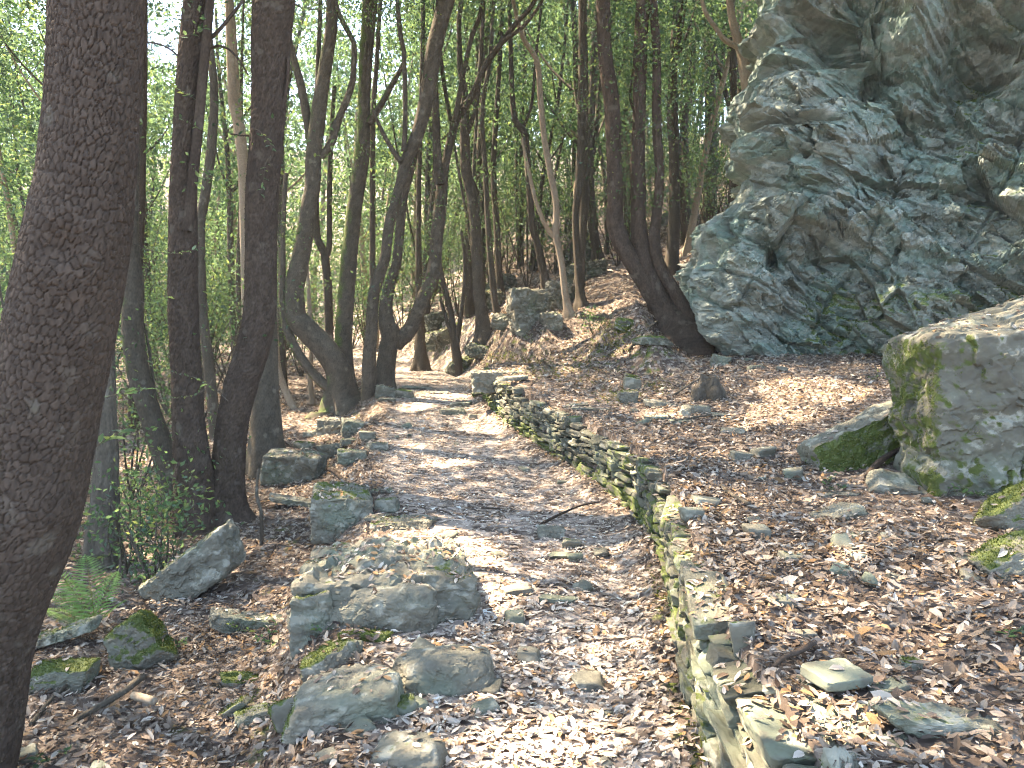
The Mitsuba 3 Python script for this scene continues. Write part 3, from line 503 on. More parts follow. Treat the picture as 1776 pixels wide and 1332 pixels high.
tree('tree', 'mossy trunk slanting left between the foreground trunk and the tall straight one', [[(318, 890, 62), (300, 838, 48), (275, 760, 42), (255, 700, 40), (238, 636, 40), (230, 569, 39), (231, 501, 38), (224, 434, 37), (224, 330, 34), (232, 200, 30), (236, 0, 26)], [(312, 800, 6), (285, 745, 5), (270, 690, 5), (262, 630, 5), (250, 560, 4)]], 'bark_grey', moss=.36, cell=(.035, .06), depth=.006, sides=56, step=.022, flare=.3, sprigs=3)
tree('tree', 'fibrous-barked trunk partly hidden behind the thick foreground trunk', [[(180, 955, 62), (182, 860, 50), (184, 760, 42), (183, 690, 38), (180, 560, 36), (176, 400, 34), (170, 100, 30), (170, -200, 26)]], 'bark_grey', moss=.18, cell=(.012, .16), depth=.006, sides=64, step=.02, flare=.4, Y=6.2)
tree('tree', 'S-curved mossy tree with low side stem, left of the far path', [[(602, 708, 66), (596, 690, 54), (588, 646, 42), (563, 603, 42), (532, 572, 41), (511, 547, 39), (510, 508, 35), (517, 468, 33), (527, 415, 30), (537, 350, 27), (542, 324, 27), (544, 267, 27), (549, 225, 27), (556, 169, 24), (567, 98, 22), (575, 42, 20), (576, 0, 19)],
     [(571, 674, 18), (534, 637, 17), (512, 603, 16), (495, 561, 14), (489, 519, 12), (490, 434, 9), (496, 300, 7)], [(556, 272, 13), (576, 245, 13), (587, 208, 12), (604, 166, 11), (613, 130, 10), (614, 79, 9), (598, 45, 8), (587, 22, 8)], [(538, 240, 15), (531, 197, 15), (520, 141, 14), (508, 98, 12), (500, 60, 11), (497, 10, 10)]],
     'bark_grey', moss=.40, cell=(.04, .06), depth=.006, sides=52, step=.025, flare=.7, fh=.3, sprigs=5)
tree('tree', 'straight green-mossed trunk with a short right-hand limb, behind the S-curved tree', [[(600, 648, 34), (598, 620, 28), (596, 589, 30), (599, 533, 29), (603, 477, 29), (609, 415, 27), (616, 350, 26), (622, 310, 26), (628, 270, 25), (631, 225, 23), (632, 169, 21), (634, 113, 22), (638, 56, 23), (642, 0, 25)], [(640, 214, 13), (650, 198, 12), (663, 178, 10), (680, 146, 9), (694, 121, 7), (704, 96, 5)]],
     'bark_grey', Y=13.2, moss=.52, cell=(.05, .07), depth=.005, sides=40, step=.03, flare=.4, sprigs=5)
tree('tree', 'dark trunk curving right behind ivy, left neighbour of the forked tree', [[(639, 690, 23), (639, 632, 22), (644, 575, 21), (647, 519, 20), (658, 477, 20), (667, 449, 18), (675, 392, 18), (686, 352, 18), (697, 310, 18), (704, 281, 20), (722, 239, 22), (734, 197, 24), (745, 141, 26), (753, 84, 27), (767, 28, 26), (779, -10, 24)], [(696, 280, 10), (680, 259, 8), (666, 234, 7), (655, 211, 6), (646, 190, 4)], [(700, 262, 9), (703, 197, 8), (701, 98, 8), (694, 56, 8), (689, 0, 7)]],
     'bark_mid', moss=.30, cell=(.04, .06), depth=.005, sides=40, step=.03, flare=.35, sprigs=26)
tree('tree', 'forked tree at the path edge whose right stem rises into spreading bare limbs', [[(667, 672, 36), (668, 655, 31), (670, 632, 31), (674, 603, 32), (678, 585, 33), (671, 560, 28), (669, 540, 24), (671, 519, 21), (677, 491, 19), (687, 460, 17), (692, 420, 16), (698, 352, 15), (712, 290, 15), (728, 220, 15), (742, 160, 14), (760, 60, 12), (768, 0, 11)],
     [(684, 598, 30), (694, 588, 29), (706, 578, 27), (720, 553, 25), (734, 519, 24), (748, 485, 24), (755, 449, 22), (757, 415, 22), (762, 378, 22), (765, 345, 21), (768, 310, 18), (776, 267, 14), (784, 235, 14), (790, 211, 14), (801, 191, 14), (818, 169, 11), (838, 121, 10), (866, 79, 9), (894, 42, 8), (917, 17, 7)],
     [(764, 320, 16), (759, 280, 15), (757, 239, 14), (756, 183, 12), (752, 120, 10), (756, 40, 8), (760, 0, 7)], [(788, 212, 10), (793, 185, 9), (804, 127, 8), (818, 65, 8), (832, 28, 7), (838, 0, 6)], [(806, 188, 9), (824, 150, 8), (846, 104, 8), (878, 68, 7), (905, 48, 6), (935, 10, 5)], [(786, 225, 8), (778, 190, 7), (770, 141, 7), (764, 90, 6)]],
     'bark_mid', moss=.16, cell=(.04, .06), depth=.006, sides=48, step=.025, flare=.35, sprigs=8, top=8)
tree('tree', 'straight brown trunk growing from the bank right of the far path', [[(842, 592, 34), (840, 575, 27), (836, 547, 22), (830, 491, 20), (827, 434, 19), (823, 378, 18), (818, 340, 18), (807, 281, 18), (806, 225, 16), (806, 169, 13), (798, 113, 10), (796, 40, 8), (800, 0, 8)], [(808, 235, 9), (826, 180, 8), (834, 100, 7), (838, 20, 6)]], 'bark_mid', moss=.22, cell=(.04, .06), depth=.005, sides=36, step=.03, flare=.4, sprigs=4)
tree('tree', 'short-looking dark trunk with spread root foot at the far bend', [[(731, 622, 26), (730, 606, 18), (729, 575, 15), (727, 519, 13), (726, 450, 11), (726, 350, 9), (730, 200, 8), (734, 0, 7)]], 'bark_mid', Y=16.5, moss=.1, sides=20, step=.06, flare=.6, sprigs=2)
tree('tree', 'slender straight dark trunk on the bank just left of the triple tree', [[(1009, 532, 22), (1007, 515, 16), (1005, 491, 14), (1001, 434, 13), (998, 378, 12), (1002, 338, 13), (1008, 253, 14), (1009, 169, 14), (1010, 84, 13), (1010, 0, 13)]], 'bark_mid', moss=.16, sides=24, step=.05, flare=.4, sprigs=8)
tree('tree', 'pale curved sapling trunk with a left fork on the bank', [[(987, 550, 18), (984, 530, 13), (980, 508, 11), (975, 463, 11), (969, 429, 12), (964, 406, 12), (965, 366, 11), (954, 296, 11), (944, 239, 10), (937, 169, 10), (933, 113, 9), (905, 60, 8), (890, 0, 7)], [(962, 412, 9), (952, 401, 8), (938, 372, 7), (930, 350, 7), (918, 300, 6), (905, 240, 5)]], 'bark_pale', moss=.02, sides=20, step=.05, flare=.4, sprigs=5)
tree('tree', 'dark kinked trunk rising behind the dark boulder on the bank', [[(947, 506, 16), (935, 434, 13), (921, 378, 12), (920, 352, 12), (915, 281, 11), (910, 234, 12), (892, 203, 10), (887, 127, 8), (884, 0, 7)], [(908, 220, 6), (922, 180, 5), (930, 90, 5), (940, 0, 4)]], 'bark_mid', moss=.16, sides=20, step=.05, flare=.3, sprigs=6)
tree('tree', 'triple-stemmed dark tree at the left foot of the outcrop', [[(1172, 585, 92), (1168, 568, 74), (1160, 552, 56), (1146, 530, 42), (1132, 496, 36), (1121, 463, 34), (1112, 429, 30), (1107, 378, 26), (1106, 330, 24), (1106, 281, 24), (1108, 225, 22), (1109, 155, 22), (1110, 113, 23), (1112, 56, 22), (1116, 0, 23)],
     [(1146, 540, 30), (1138, 525, 30), (1115, 485, 30), (1096, 454, 30), (1076, 418, 30), (1066, 378, 29), (1067, 340, 27), (1065, 281, 26), (1063, 211, 26), (1058, 155, 26), (1050, 98, 24), (1047, 42, 23), (1046, 0, 23)],
     [(1190, 566, 44), (1192, 553, 38), (1182, 530, 28), (1166, 499, 22), (1149, 471, 22), (1138, 443, 21), (1135, 406, 19), (1139, 372, 17), (1143, 330, 16), (1144, 296, 16), (1140, 239, 16), (1139, 169, 15), (1139, 84, 14), (1134, 28, 14), (1133, 0, 13)],
     [(1146, 575, 6), (1150, 541, 5), (1152, 508, 5), (1146, 470, 4)], [(1116, 400, 5), (1118, 340, 5), (1116, 281, 5), (1112, 220, 5), (1093, 169, 4), (1098, 120, 3), (1118, 80, 3), (1112, 20, 3)]],
     'bark_dark', moss=.16, cell=(.04, .07), depth=.008, sides=64, step=.022, flare=.6, fh=.25, sprigs=10)
tree('tree', 'thin dark trunk, first one right of the triple-stemmed tree on the bank', [[(1192, 390, 17), (1191, 366, 14), (1189, 281, 13), (1188, 203, 11), (1196, 169, 12), (1200, 113, 12), (1202, 56, 11), (1206, 0, 11)]], 'bark_mid', moss=.14, sides=20, step=.06, flare=.3, sprigs=6)
tree('tree', 'straight grey-brown trunk with a bent side limb, second right of the triple tree', [[(1232, 382, 30), (1231, 360, 24), (1233, 281, 22), (1233, 197, 20), (1231, 127, 19), (1231, 56, 18), (1231, 0, 16)], [(1234, 146, 8), (1243, 135, 8), (1253, 98, 7), (1255, 73, 6), (1256, 20, 5)]], 'bark_grey', moss=.18, sides=24, step=.06, flare=.3, sprigs=6)
tree('tree', 'dark trunk half hidden behind the left edge of the outcrop', [[(1272, 352, 15), (1274, 253, 14), (1274, 183, 12), (1271, 113, 11), (1270, 0, 10)]], 'bark_mid', Y=15.5, moss=.14, sides=18, step=.07, flare=.3, sprigs=5, based=False)
tree('tree', 'pale leaning trunk with crooked limb, just left of the outcrop top', [[(1318, 330, 26), (1308, 220, 25), (1295, 135, 23), (1286, 90, 18), (1272, 42, 14), (1265, 0, 12)], [(1286, 96, 10), (1281, 84, 10), (1258, 70, 9), (1241, 48, 8), (1222, 17, 7), (1214, -20, 6)]], 'bark_pale', Y=13.4, moss=.06, sides=24, step=.05, based=False, sprigs=4)
tree('tree', 'very thin dark trunk between triple tree and grey-brown trunk', [[(1163, 366, 8), (1165, 281, 8), (1160, 197, 8), (1164, 130, 8), (1168, 70, 8), (1182, 0, 7)]], 'bark_mid', Y=17, moss=.1, sides=14, step=.08, flare=.2, sprigs=3)
tree('tree', 'forked thin dark trunk between the S-curved and the green-mossed trees', [[(576, 640, 18), (571, 581, 15), (569, 508, 15), (563, 443, 14), (549, 406, 13), (547, 350, 12), (548, 240, 10), (552, 100, 8), (556, 0, 7)], [(565, 450, 10), (571, 425, 10), (571, 350, 9), (574, 250, 8), (580, 150, 7)]], 'bark_mid', Y=15.5, moss=.1, sides=20, step=.06, flare=.3, sprigs=4)
tree('tree', 'grey bent trunk directly behind the tall straight dark trunk', [[(378, 830, 26), (374, 760, 22), (364, 650, 20), (350, 520, 18), (347, 400, 17), (357, 330, 17), (366, 260, 17), (371, 150, 14), (362, 60, 13), (360, -10, 12)]], 'bark_grey', Y=10.8, moss=.14, sides=28, step=.05, flare=.3, sprigs=6)
tree('tree', 'pale grey leaning trunk between the tall straight and the bent dark trunks', [[(430, 640, 18), (426, 480, 17), (422, 304, 18), (415, 220, 20), (404, 172, 18), (399, 68, 14), (396, -10, 12)]], 'bark_pale', Y=13.5, moss=.10, sides=24, step=.06, flare=.3, sprigs=6)
tree('tree', 'slim grey trunk showing just right of the bent dark one', [[(492, 700, 18), (490, 640, 15), (489, 547, 14), (489, 449, 13), (488, 378, 13), (487, 250, 12), (484, 100, 10), (482, 0, 9)]], 'bark_grey', Y=15, moss=.2, sides=18, step=.07, flare=.3, sprigs=4)
tree('tree', 'short slanting orange-brown stem in the sunlit gap behind the bent dark trunk', [[(522, 735, 18), (508, 705, 14), (492, 670, 12), (482, 630, 10), (478, 560, 9), (476, 430, 8)]], 'bark_pale', Y=12.6, moss=-.1, sides=16, step=.06, flare=.2, sprigs=3)
tree('tree', 'thin upright orange-brown stem in the sunlit gap beside the S-curved tree', [[(546, 722, 14), (541, 690, 10), (537, 650, 9), (540, 600, 8), (536, 520, 7), (530, 420, 6)]], 'bark_pale', Y=13, moss=-.1, sides=16, step=.06, flare=.3, sprigs=3)
tree('tree', 'small dark trunk seen low between foreground trunk and slanting mossy trunk', [[(234, 785, 26), (232, 770, 22), (232, 700, 20), (234, 600, 18), (240, 480, 16), (246, 300, 14), (250, 0, 12)]], 'bark_dark', Y=11.5, moss=.1, sides=20, step=.06, flare=.2, sprigs=3)
tree('tree', 'slender trunk running up beside the green-mossed one', [[(645, 560, 12), (646, 338, 10), (646, 253, 9), (648, 180, 9), (653, 113, 8), (658, 28, 7), (660, 0, 7)]], 'bark_grey', Y=16, moss=.2, sides=14, step=.08, flare=.2, sprigs=6)
tree('tree', 'cluster stem, thin and ivy-hung, right of the straight bank trunk', [[(864, 560, 14), (858, 520, 11), (850, 440, 11), (846, 380, 10), (842, 300, 9), (836, 200, 8), (850, 100, 7), (856, 0, 6)]], 'bark_grey', Y=15.5, moss=.2, sides=16, step=.07, flare=.3, sprigs=6)
tree('tree', 'twin thin dark stem behind the straight bank trunk', [[(872, 530, 14), (866, 480, 12), (862, 400, 11), (856, 300, 10), (864, 150, 8), (872, 0, 7)]], 'bark_mid', Y=17, moss=.15, sides=16, step=.07, flare=.3, sprigs=6)
tree('tree', 'dark leaning stems of brush at the foot of the bank beside the far path', [[(795, 625, 18), (788, 590, 14), (782, 545, 11), (766, 480, 10), (758, 430, 8)], [(792, 600, 9), (800, 540, 8), (806, 470, 6), (800, 400, 5)], [(790, 605, 8), (776, 560, 6), (764, 520, 5)]], 'bark_mid', Y=15, moss=.1, sides=14, step=.06, flare=.3, sprigs=6)

MARKS = [(150, 'the thick foreground trunk'), (226, 'the slanting mossy trunk'), (320, 'the tall straight trunk'), (352, 'the grey bent trunk'), (424, 'the pale leaning trunk'), (454, 'the bent dark trunk'), (489, 'the slim grey trunk'), (530, 'the S-curved tree'), (612, 'the green-mossed trunk'), (672, 'the ivy-hung trunk'),
         (760, 'the forked tree'), (825, 'the straight bank trunk'), (925, 'the kinked trunk'), (964, 'the pale curved sapling'), (1000, 'the slender straight trunk'), (1066, 'the triple tree'), (1191, 'the thin dark trunk'), (1232, 'the grey-brown trunk'), (1300, 'the outcrop')]
RANK = ['nearest', 'second nearest', 'third nearest', 'fourth nearest', 'fifth nearest', 'sixth nearest', 'seventh nearest', 'eighth nearest', 'ninth nearest', 'tenth nearest', 'eleventh nearest', 'twelfth nearest', 'thirteenth nearest', 'fourteenth nearest', 'fifteenth nearest', 'sixteenth nearest', 'farthest']
GAPS = {}
def between(what, x, y):
    px = 888 + FOC * x / y; i = sum(px > m for m, _ in MARKS)
    where = f'left of {MARKS[0][1]}' if i == 0 else f'behind the right side of {MARKS[-1][1]}' if i == len(MARKS) else f'between {MARKS[i - 1][1]} and {MARKS[i][1]}'
    k = GAPS.setdefault((what, where), []); k.append(y); return f'{what} seen {where}', (what, where), y
PENDING = []
def wild(name, label, x, y, h, r, rs, group, d):
    """A forest tree away from the path: a leaning, forking trunk (one mesh) and a crown of many small leaves."""
    key = numbered(name); z = float(H(x, y)); lean = rs.normal(0, .09, 2)
    def stem(p0, h, r, lean, k=5):
        t = np.linspace(0, 1, k); P = p0 + np.c_[lean[0] * h * t + np.cumsum(rs.normal(0, .05 * h / 6, k)) * (t > 0), lean[1] * h * t + np.cumsum(rs.normal(0, .05 * h / 6, k)) * (t > 0), h * t]
        return P, r * (1 - .72 * t)
    sides, step = (12, .12) if d < 20 else (8, .25) if d < 30 else (6, .5)
    ms, tips = [], []
    P, Rr = stem(np.array([x, y, z - .15]), h, r, lean, 7); ms.append(tube(P, Rr, sides, step, int(rs.integers(999)), flare=.4, moss=rs.uniform(.05, .35), wob=.08)); tips += list(P[2:])
    if rs.uniform() < .35:
        P2, R2 = stem(np.array([x + rs.normal(0, .12), y + rs.normal(0, .12), z - .15]), h * .9, r * .8, rs.normal(0, .16, 2), 7); ms.append(tube(P2, R2, sides, step, int(rs.integers(999)), moss=.2, wob=.08)); tips += list(P2[2:])
    for _ in range(int(rs.integers(3, 7)) if d < 34 else 2):
        i = rs.integers(2, 6); q = P[i]; L = rs.uniform(.8, 2.2); dv = unit(np.r_[rs.normal(size=2), rs.uniform(.5, 1.6)])
        B = np.array([q, q + dv * L * .5 + [0, 0, .05], q + dv * L + [0, 0, .35 * L]]); ms.append(tube(B, [Rr[i] * .5, Rr[i] * .35, Rr[i] * .12], max(5, sides // 2), step, int(rs.integers(999)), moss=.1)); tips += [B[1], B[2], B[2]]
    v, f, uv = joinuv(ms)
    bk = str(rs.choice(['bark_mid', 'bark_mid', 'bark_grey', 'bark_grey', 'bark_pale'])); put(key + '__trunk', (v, f), bk, smooth=True, uv=uv)
    if 'outside' not in group: PENDING.append((key, *between({'bark_mid': 'dark', 'bark_grey': 'grey', 'bark_pale': 'pale'}[bk] + (' slender trunk' if y < 24 else ' far-off trunk'), x, y)))
    tips = np.array(tips); nc = 72 if d < 34 else 46
    c = tips[rs.integers(0, len(tips), nc)] + rs.normal(size=(nc, 3)) * [.55, .55, .45]
    c = c[c[:, 2] > z + 1.4]; size = .062 * max(1, d / 10.0)
    k = 44 if d < 22 else 32 if d < 34 else 26
    p, s, nr = clump_leaves(c, k, rs.uniform(.16, .34, len(c)), size, rs); add_leaves(key, p, s, nr, greens(len(p), rs, .55))
    TREES.append((key, P[-1], y)); lab(key, label, 'tree', group)
def forest():
    rs = np.random.default_rng(5); pts = []
    def ok(x, y, gap): return all((x - a) ** 2 + (y - b) ** 2 > gap ** 2 for a, b in pts)
    tries = 0
    while tries < 7000:
        tries += 1
        y = rs.uniform(-1.5, 44); x = rs.uniform(-30, 30)
        if abs(x) > .78 * max(y, 0) + 7: continue
        view = abs(x) < .66 * y + .35
        if view and y < 15.5: continue
        if not view and (abs(x) < 2.2 and y < 2 or y > 32): continue
        if 1.7 < x < 12 and 6 < y < 14.6 or y > 8 and x > .33 * y and x < .8 * y: continue
        if y < 25 and -2 < (x - np.interp(y, [13, 16, 20, 25], [-1.4, -2.3, -4.2, -7])) < 1.3: continue
        gap = (1.25 if y < 22 else 1.9) if view else 3.0 if x > 0 else 4.0
        if view and x < -.12 * y: gap *= 1.22
        if not ok(x, y, gap): continue
        pts.append((x, y))
        d = math.hypot(x, y)
        side = 'left of' if x < -.13 * y else 'straight beyond' if x < .06 * y else 'up the bank right of'
        where = 'in the middle distance' if y < 22 else 'deep in the forest'
        if view: wild('forest_tree', f'slender leafy forest tree {where}, {side} the path', x, y, rs.uniform(7.5, 11), rs.uniform(.045, .13), rs, f'slender forest trees {where}, {side} the path', d)
        else: wild('forest_tree', 'leafy forest tree standing outside the view and shading the path', x, y, rs.uniform(8, 10), rs.uniform(.08, .15), rs, 'forest trees shading the path from outside the view', max(d, 30))
    print('forest trees', len(pts))
forest()

# ------------------------------------------------------------------ shrubs of the understorey
def shrubs():
    rs = np.random.default_rng(15); n = 0
    spots = [(250, 900, 5.6, .75), (215, 830, 8, 1.2), (60, 700, 9, 2.6), (30, 560, 12, 2.6), (120, 620, 14, 2.5), (290, 640, 15, 2), (400, 640, 15, 2.2), (520, 660, 17, 1.6), (640, 560, 19, 2.6), (700, 540, 21, 2.6), (770, 520, 19, 2.4), (450, 560, 18, 2.6), (560, 600, 19, 2), (340, 560, 18, 2.4), (990, 440, 22, 2), (880, 470, 21, 2.2),
             (1060, 400, 20, 1.6), (1110, 350, 21, 1.8), (1200, 330, 19, 1.6), (1260, 320, 17, 1.4), (1160, 320, 22, 2), (500, 470, 24, 3), (610, 450, 24, 3), (260, 500, 20, 3), (820, 440, 25, 2.8), (930, 400, 25, 2.6), (160, 480, 18, 3), (20, 400, 16, 3), (1030, 620, 12.4, .35)]
    spots += [(60, 620, 7, 1.9), (15, 480, 8, 2.4), (110, 540, 10, 2.6), (265, 600, 11, 2.0), (290, 700, 12.5, 1.6), (228, 850, 6.6, .7), (192, 905, 5.8, .6), (268, 930, 5.5, .5), (40, 500, 6.2, 2.6), (345, 600, 12, 2.2), (150, 500, 12, 3)]
    for _ in range(60):
        Y = rs.uniform(17, 34); x = rs.uniform(-.64, .36) * Y
        if abs(x - np.interp(Y, [13, 16, 20, 25, 34], [-1.4, -2.3, -4.2, -7, -12])) > .9: spots.append((888 + FOC * x / Y, 0, Y, rs.uniform(1.4, 3.2)))
    for px, py, Y, hgt in spots:
        x = (px - 888) / FOC * Y; z = float(H(x, Y)); key = numbered('shrub'); ms = []; tips = []
        for _ in range(6):
            dv = np.r_[rs.normal(0, .28, 2), 1]; P = np.array([[x, Y, z - .05], np.array([x, Y, z]) + dv * hgt * .5 + np.r_[rs.normal(0, .05, 2), 0], np.array([x, Y, z]) + dv * hgt * rs.uniform(.8, 1.1)])
            ms.append(tube(P, np.array([.014, .009, .003]) * (hgt / 1.5) ** .5, 6, .12, int(rs.integers(999)), moss=0)); tips += [P[1], P[2], (P[1] + P[2]) / 2]
        v, f, uv = joinuv(ms); put(key + '__stems', (v, f), 'bark_grey', smooth=True, uv=uv)
        tips = np.array(tips); nc = int(26 * min(hgt, 2.4)); c = tips[rs.integers(0, len(tips), nc)] + rs.normal(size=(nc, 3)) * hgt * .15
        c[:, 2] = np.maximum(c[:, 2], z + .1)
        p, s, nr = clump_leaves(c, 24, .16 * max(hgt, .5) ** .5, .05 * max(1, Y / 12), rs); add_leaves(key, p, s, nr, greens(len(p), rs, .35))
        lab(key, 'leafy understorey shrub', 'shrub', 'leafy shrubs between the forest trunks'); n += 1
        PENDING.append((key, *between('leafy shrub' if hgt < 2.3 else 'tall leafy shrub', x, Y)))
shrubs()
for key, text, gap, y in PENDING:
    k = sorted(GAPS[gap]); labels[key]['label'] = text + (f', {RANK[min(k.index(y), 16)]}' if len(k) > 1 else '')

# ------------------------------------------------------------------ the canopy that shades the ground, with gaps where the sun falls through
PATCH = []
for px, py, rx, ry in ((800, 985, 66, 50), (1465, 1255, 72, 48), (700, 930, 60, 10), (760, 935, 40, 22), (870, 1030, 46, 26), (950, 1296, 105, 46), (820, 1310, 60, 26), (1500, 1300, 50, 40), (1410, 684, 80, 13), (1360, 715, 50, 10), (1290, 735, 24, 8), (818, 736, 12, 9), (762, 688, 46, 7), (720, 705, 24, 6), (655, 712, 18, 7), (985, 640, 16, 40), (1000, 590, 40, 20), (1040, 545, 40, 16), (1090, 600, 22, 10),
                       (1130, 480, 60, 22), (1190, 440, 40, 20), (780, 806, 40, 5), (720, 775, 16, 5), (1150, 722, 40, 8), (560, 725, 30, 14), (600, 730, 20, 8), (500, 735, 24, 10), (640, 636, 34, 10), (700, 640, 20, 7), (262, 1052, 28, 14), (250, 960, 40, 16), (290, 780, 40, 26), (1490, 968, 34, 12), (1440, 1055, 14, 8), (575, 745, 26, 12), (880, 660, 40, 8), (1210, 885, 20, 8), (980, 970, 14, 6), (905, 640, 14, 14)):
    rx *= 1.2; ry *= 1.2; g = ground(px, py); PATCH.append((g[0], g[1], rx * g[1] / FOC, max(ry * g[1] ** 2 / (FOC * max(.4, 1.6 - g[2])), rx * g[1] / FOC * .5) if py > 640 else ry * g[1] / FOC * 2))
PATCH = np.array(PATCH)
def sun_spot(p):
    g = p.copy()
    zt = .2
    for _ in range(3):
        g = p - SUN * ((p[:, 2] - zt) / SUN[2])[:, None]; zt = H(g[:, 0], g[:, 1], False)
    return g
def lit(p):
    g = sun_spot(p); w = .35 * (fb(np.c_[g[:, :2] * 3, g[:, 0] * 0], 3, 19) - .5)
    e = np.full(len(g), 9.0)
    for x, y, a, b in PATCH: e = np.minimum(e, ((g[:, 0] - x) / a) ** 2 + ((g[:, 1] - y) / b) ** 2)
    return e < 1 + 3 * w
def canopy():
    rs = np.random.default_rng(8)
    g = np.stack(np.meshgrid(np.arange(-7.5, 8, .36), np.arange(-3, 20, .36)), -1).reshape(-1, 2)
    g = g + rs.uniform(-.18, .18, g.shape)
    base = np.c_[g, H(g[:, 0], g[:, 1], False)]
    c = base + SUN * ((rs.uniform(6.6, 9.6, len(g)) - base[:, 2]) / SUN[2])[:, None]
    keep = c[:, 2] > 1.6 + .42 * np.maximum(c[:, 1], 0) * (np.abs(c[:, 0]) < .7 * c[:, 1] + .5) * (rs.uniform(size=len(c)) < .75)
    c = c[keep]
    key = np.array([t[0] for t in TREES]); top = np.array([t[1] for t in TREES])
    _, near = cKDTree(top[:, :2]).query(c[:, :2])
    p, s, nr = clump_leaves(c, 112, .27, .115, rs, flat=.5, up=1.2)
    own = np.repeat(near, 112)
    seen = (np.abs(p[:, 0]) < .68 * p[:, 1] + .4) & (p[:, 2] < 1.9 + .42 * p[:, 1])
    s = np.where(seen, s * .6, s); m = ~(seen & (p[:, 1] < 8.5)); m &= ~((p[:, 0] > 1.9) & (p[:, 1] > 5) & (p[:, 1] < 14.5) & (p[:, 2] < 7.5)); p, s, nr, own = p[m], s[m], nr[m], own[m]; col = greens(len(p), rs)
    for k in np.unique(key[near]):
        m = key[own] == k; add_leaves(k, p[m], s[m], nr[m], col[m])
canopy()
tri = 0
for key, parts in CROWN.items():
    p, s, nr, col = (np.concatenate([a[i] for a in parts]) for i in range(4))
    m = ~(lit(p) & (p[:, 2] > 2.2)); p, s, nr, col = p[m], s[m], nr[m], col[m]
    dist = np.linalg.norm(p - EYE, axis=1); wildone = key.startswith('forest_tree')
    s = np.minimum(s, .011 * dist + .008)
    seen = (np.abs(p[:, 0]) < .70 * p[:, 1] + .3) & (p[:, 2] < 1.9 + .42 * p[:, 1])
    m = ~(seen & (dist < 8) & wildone) & ~((p[:, 0] > 1.9) & (p[:, 1] > 4) & (p[:, 1] < 12.5) & (p[:, 2] < 7.5) & wildone); p, s, nr, col = p[m], s[m], nr[m], col[m]
    if not len(p): continue
    v, f, c = leaf_mesh(p, s, nr, col, np.random.default_rng(len(p)))
    put(key + '__crown', (v, f), 'leaf', color=c); tri += len(f)
print('crown triangles', tri)

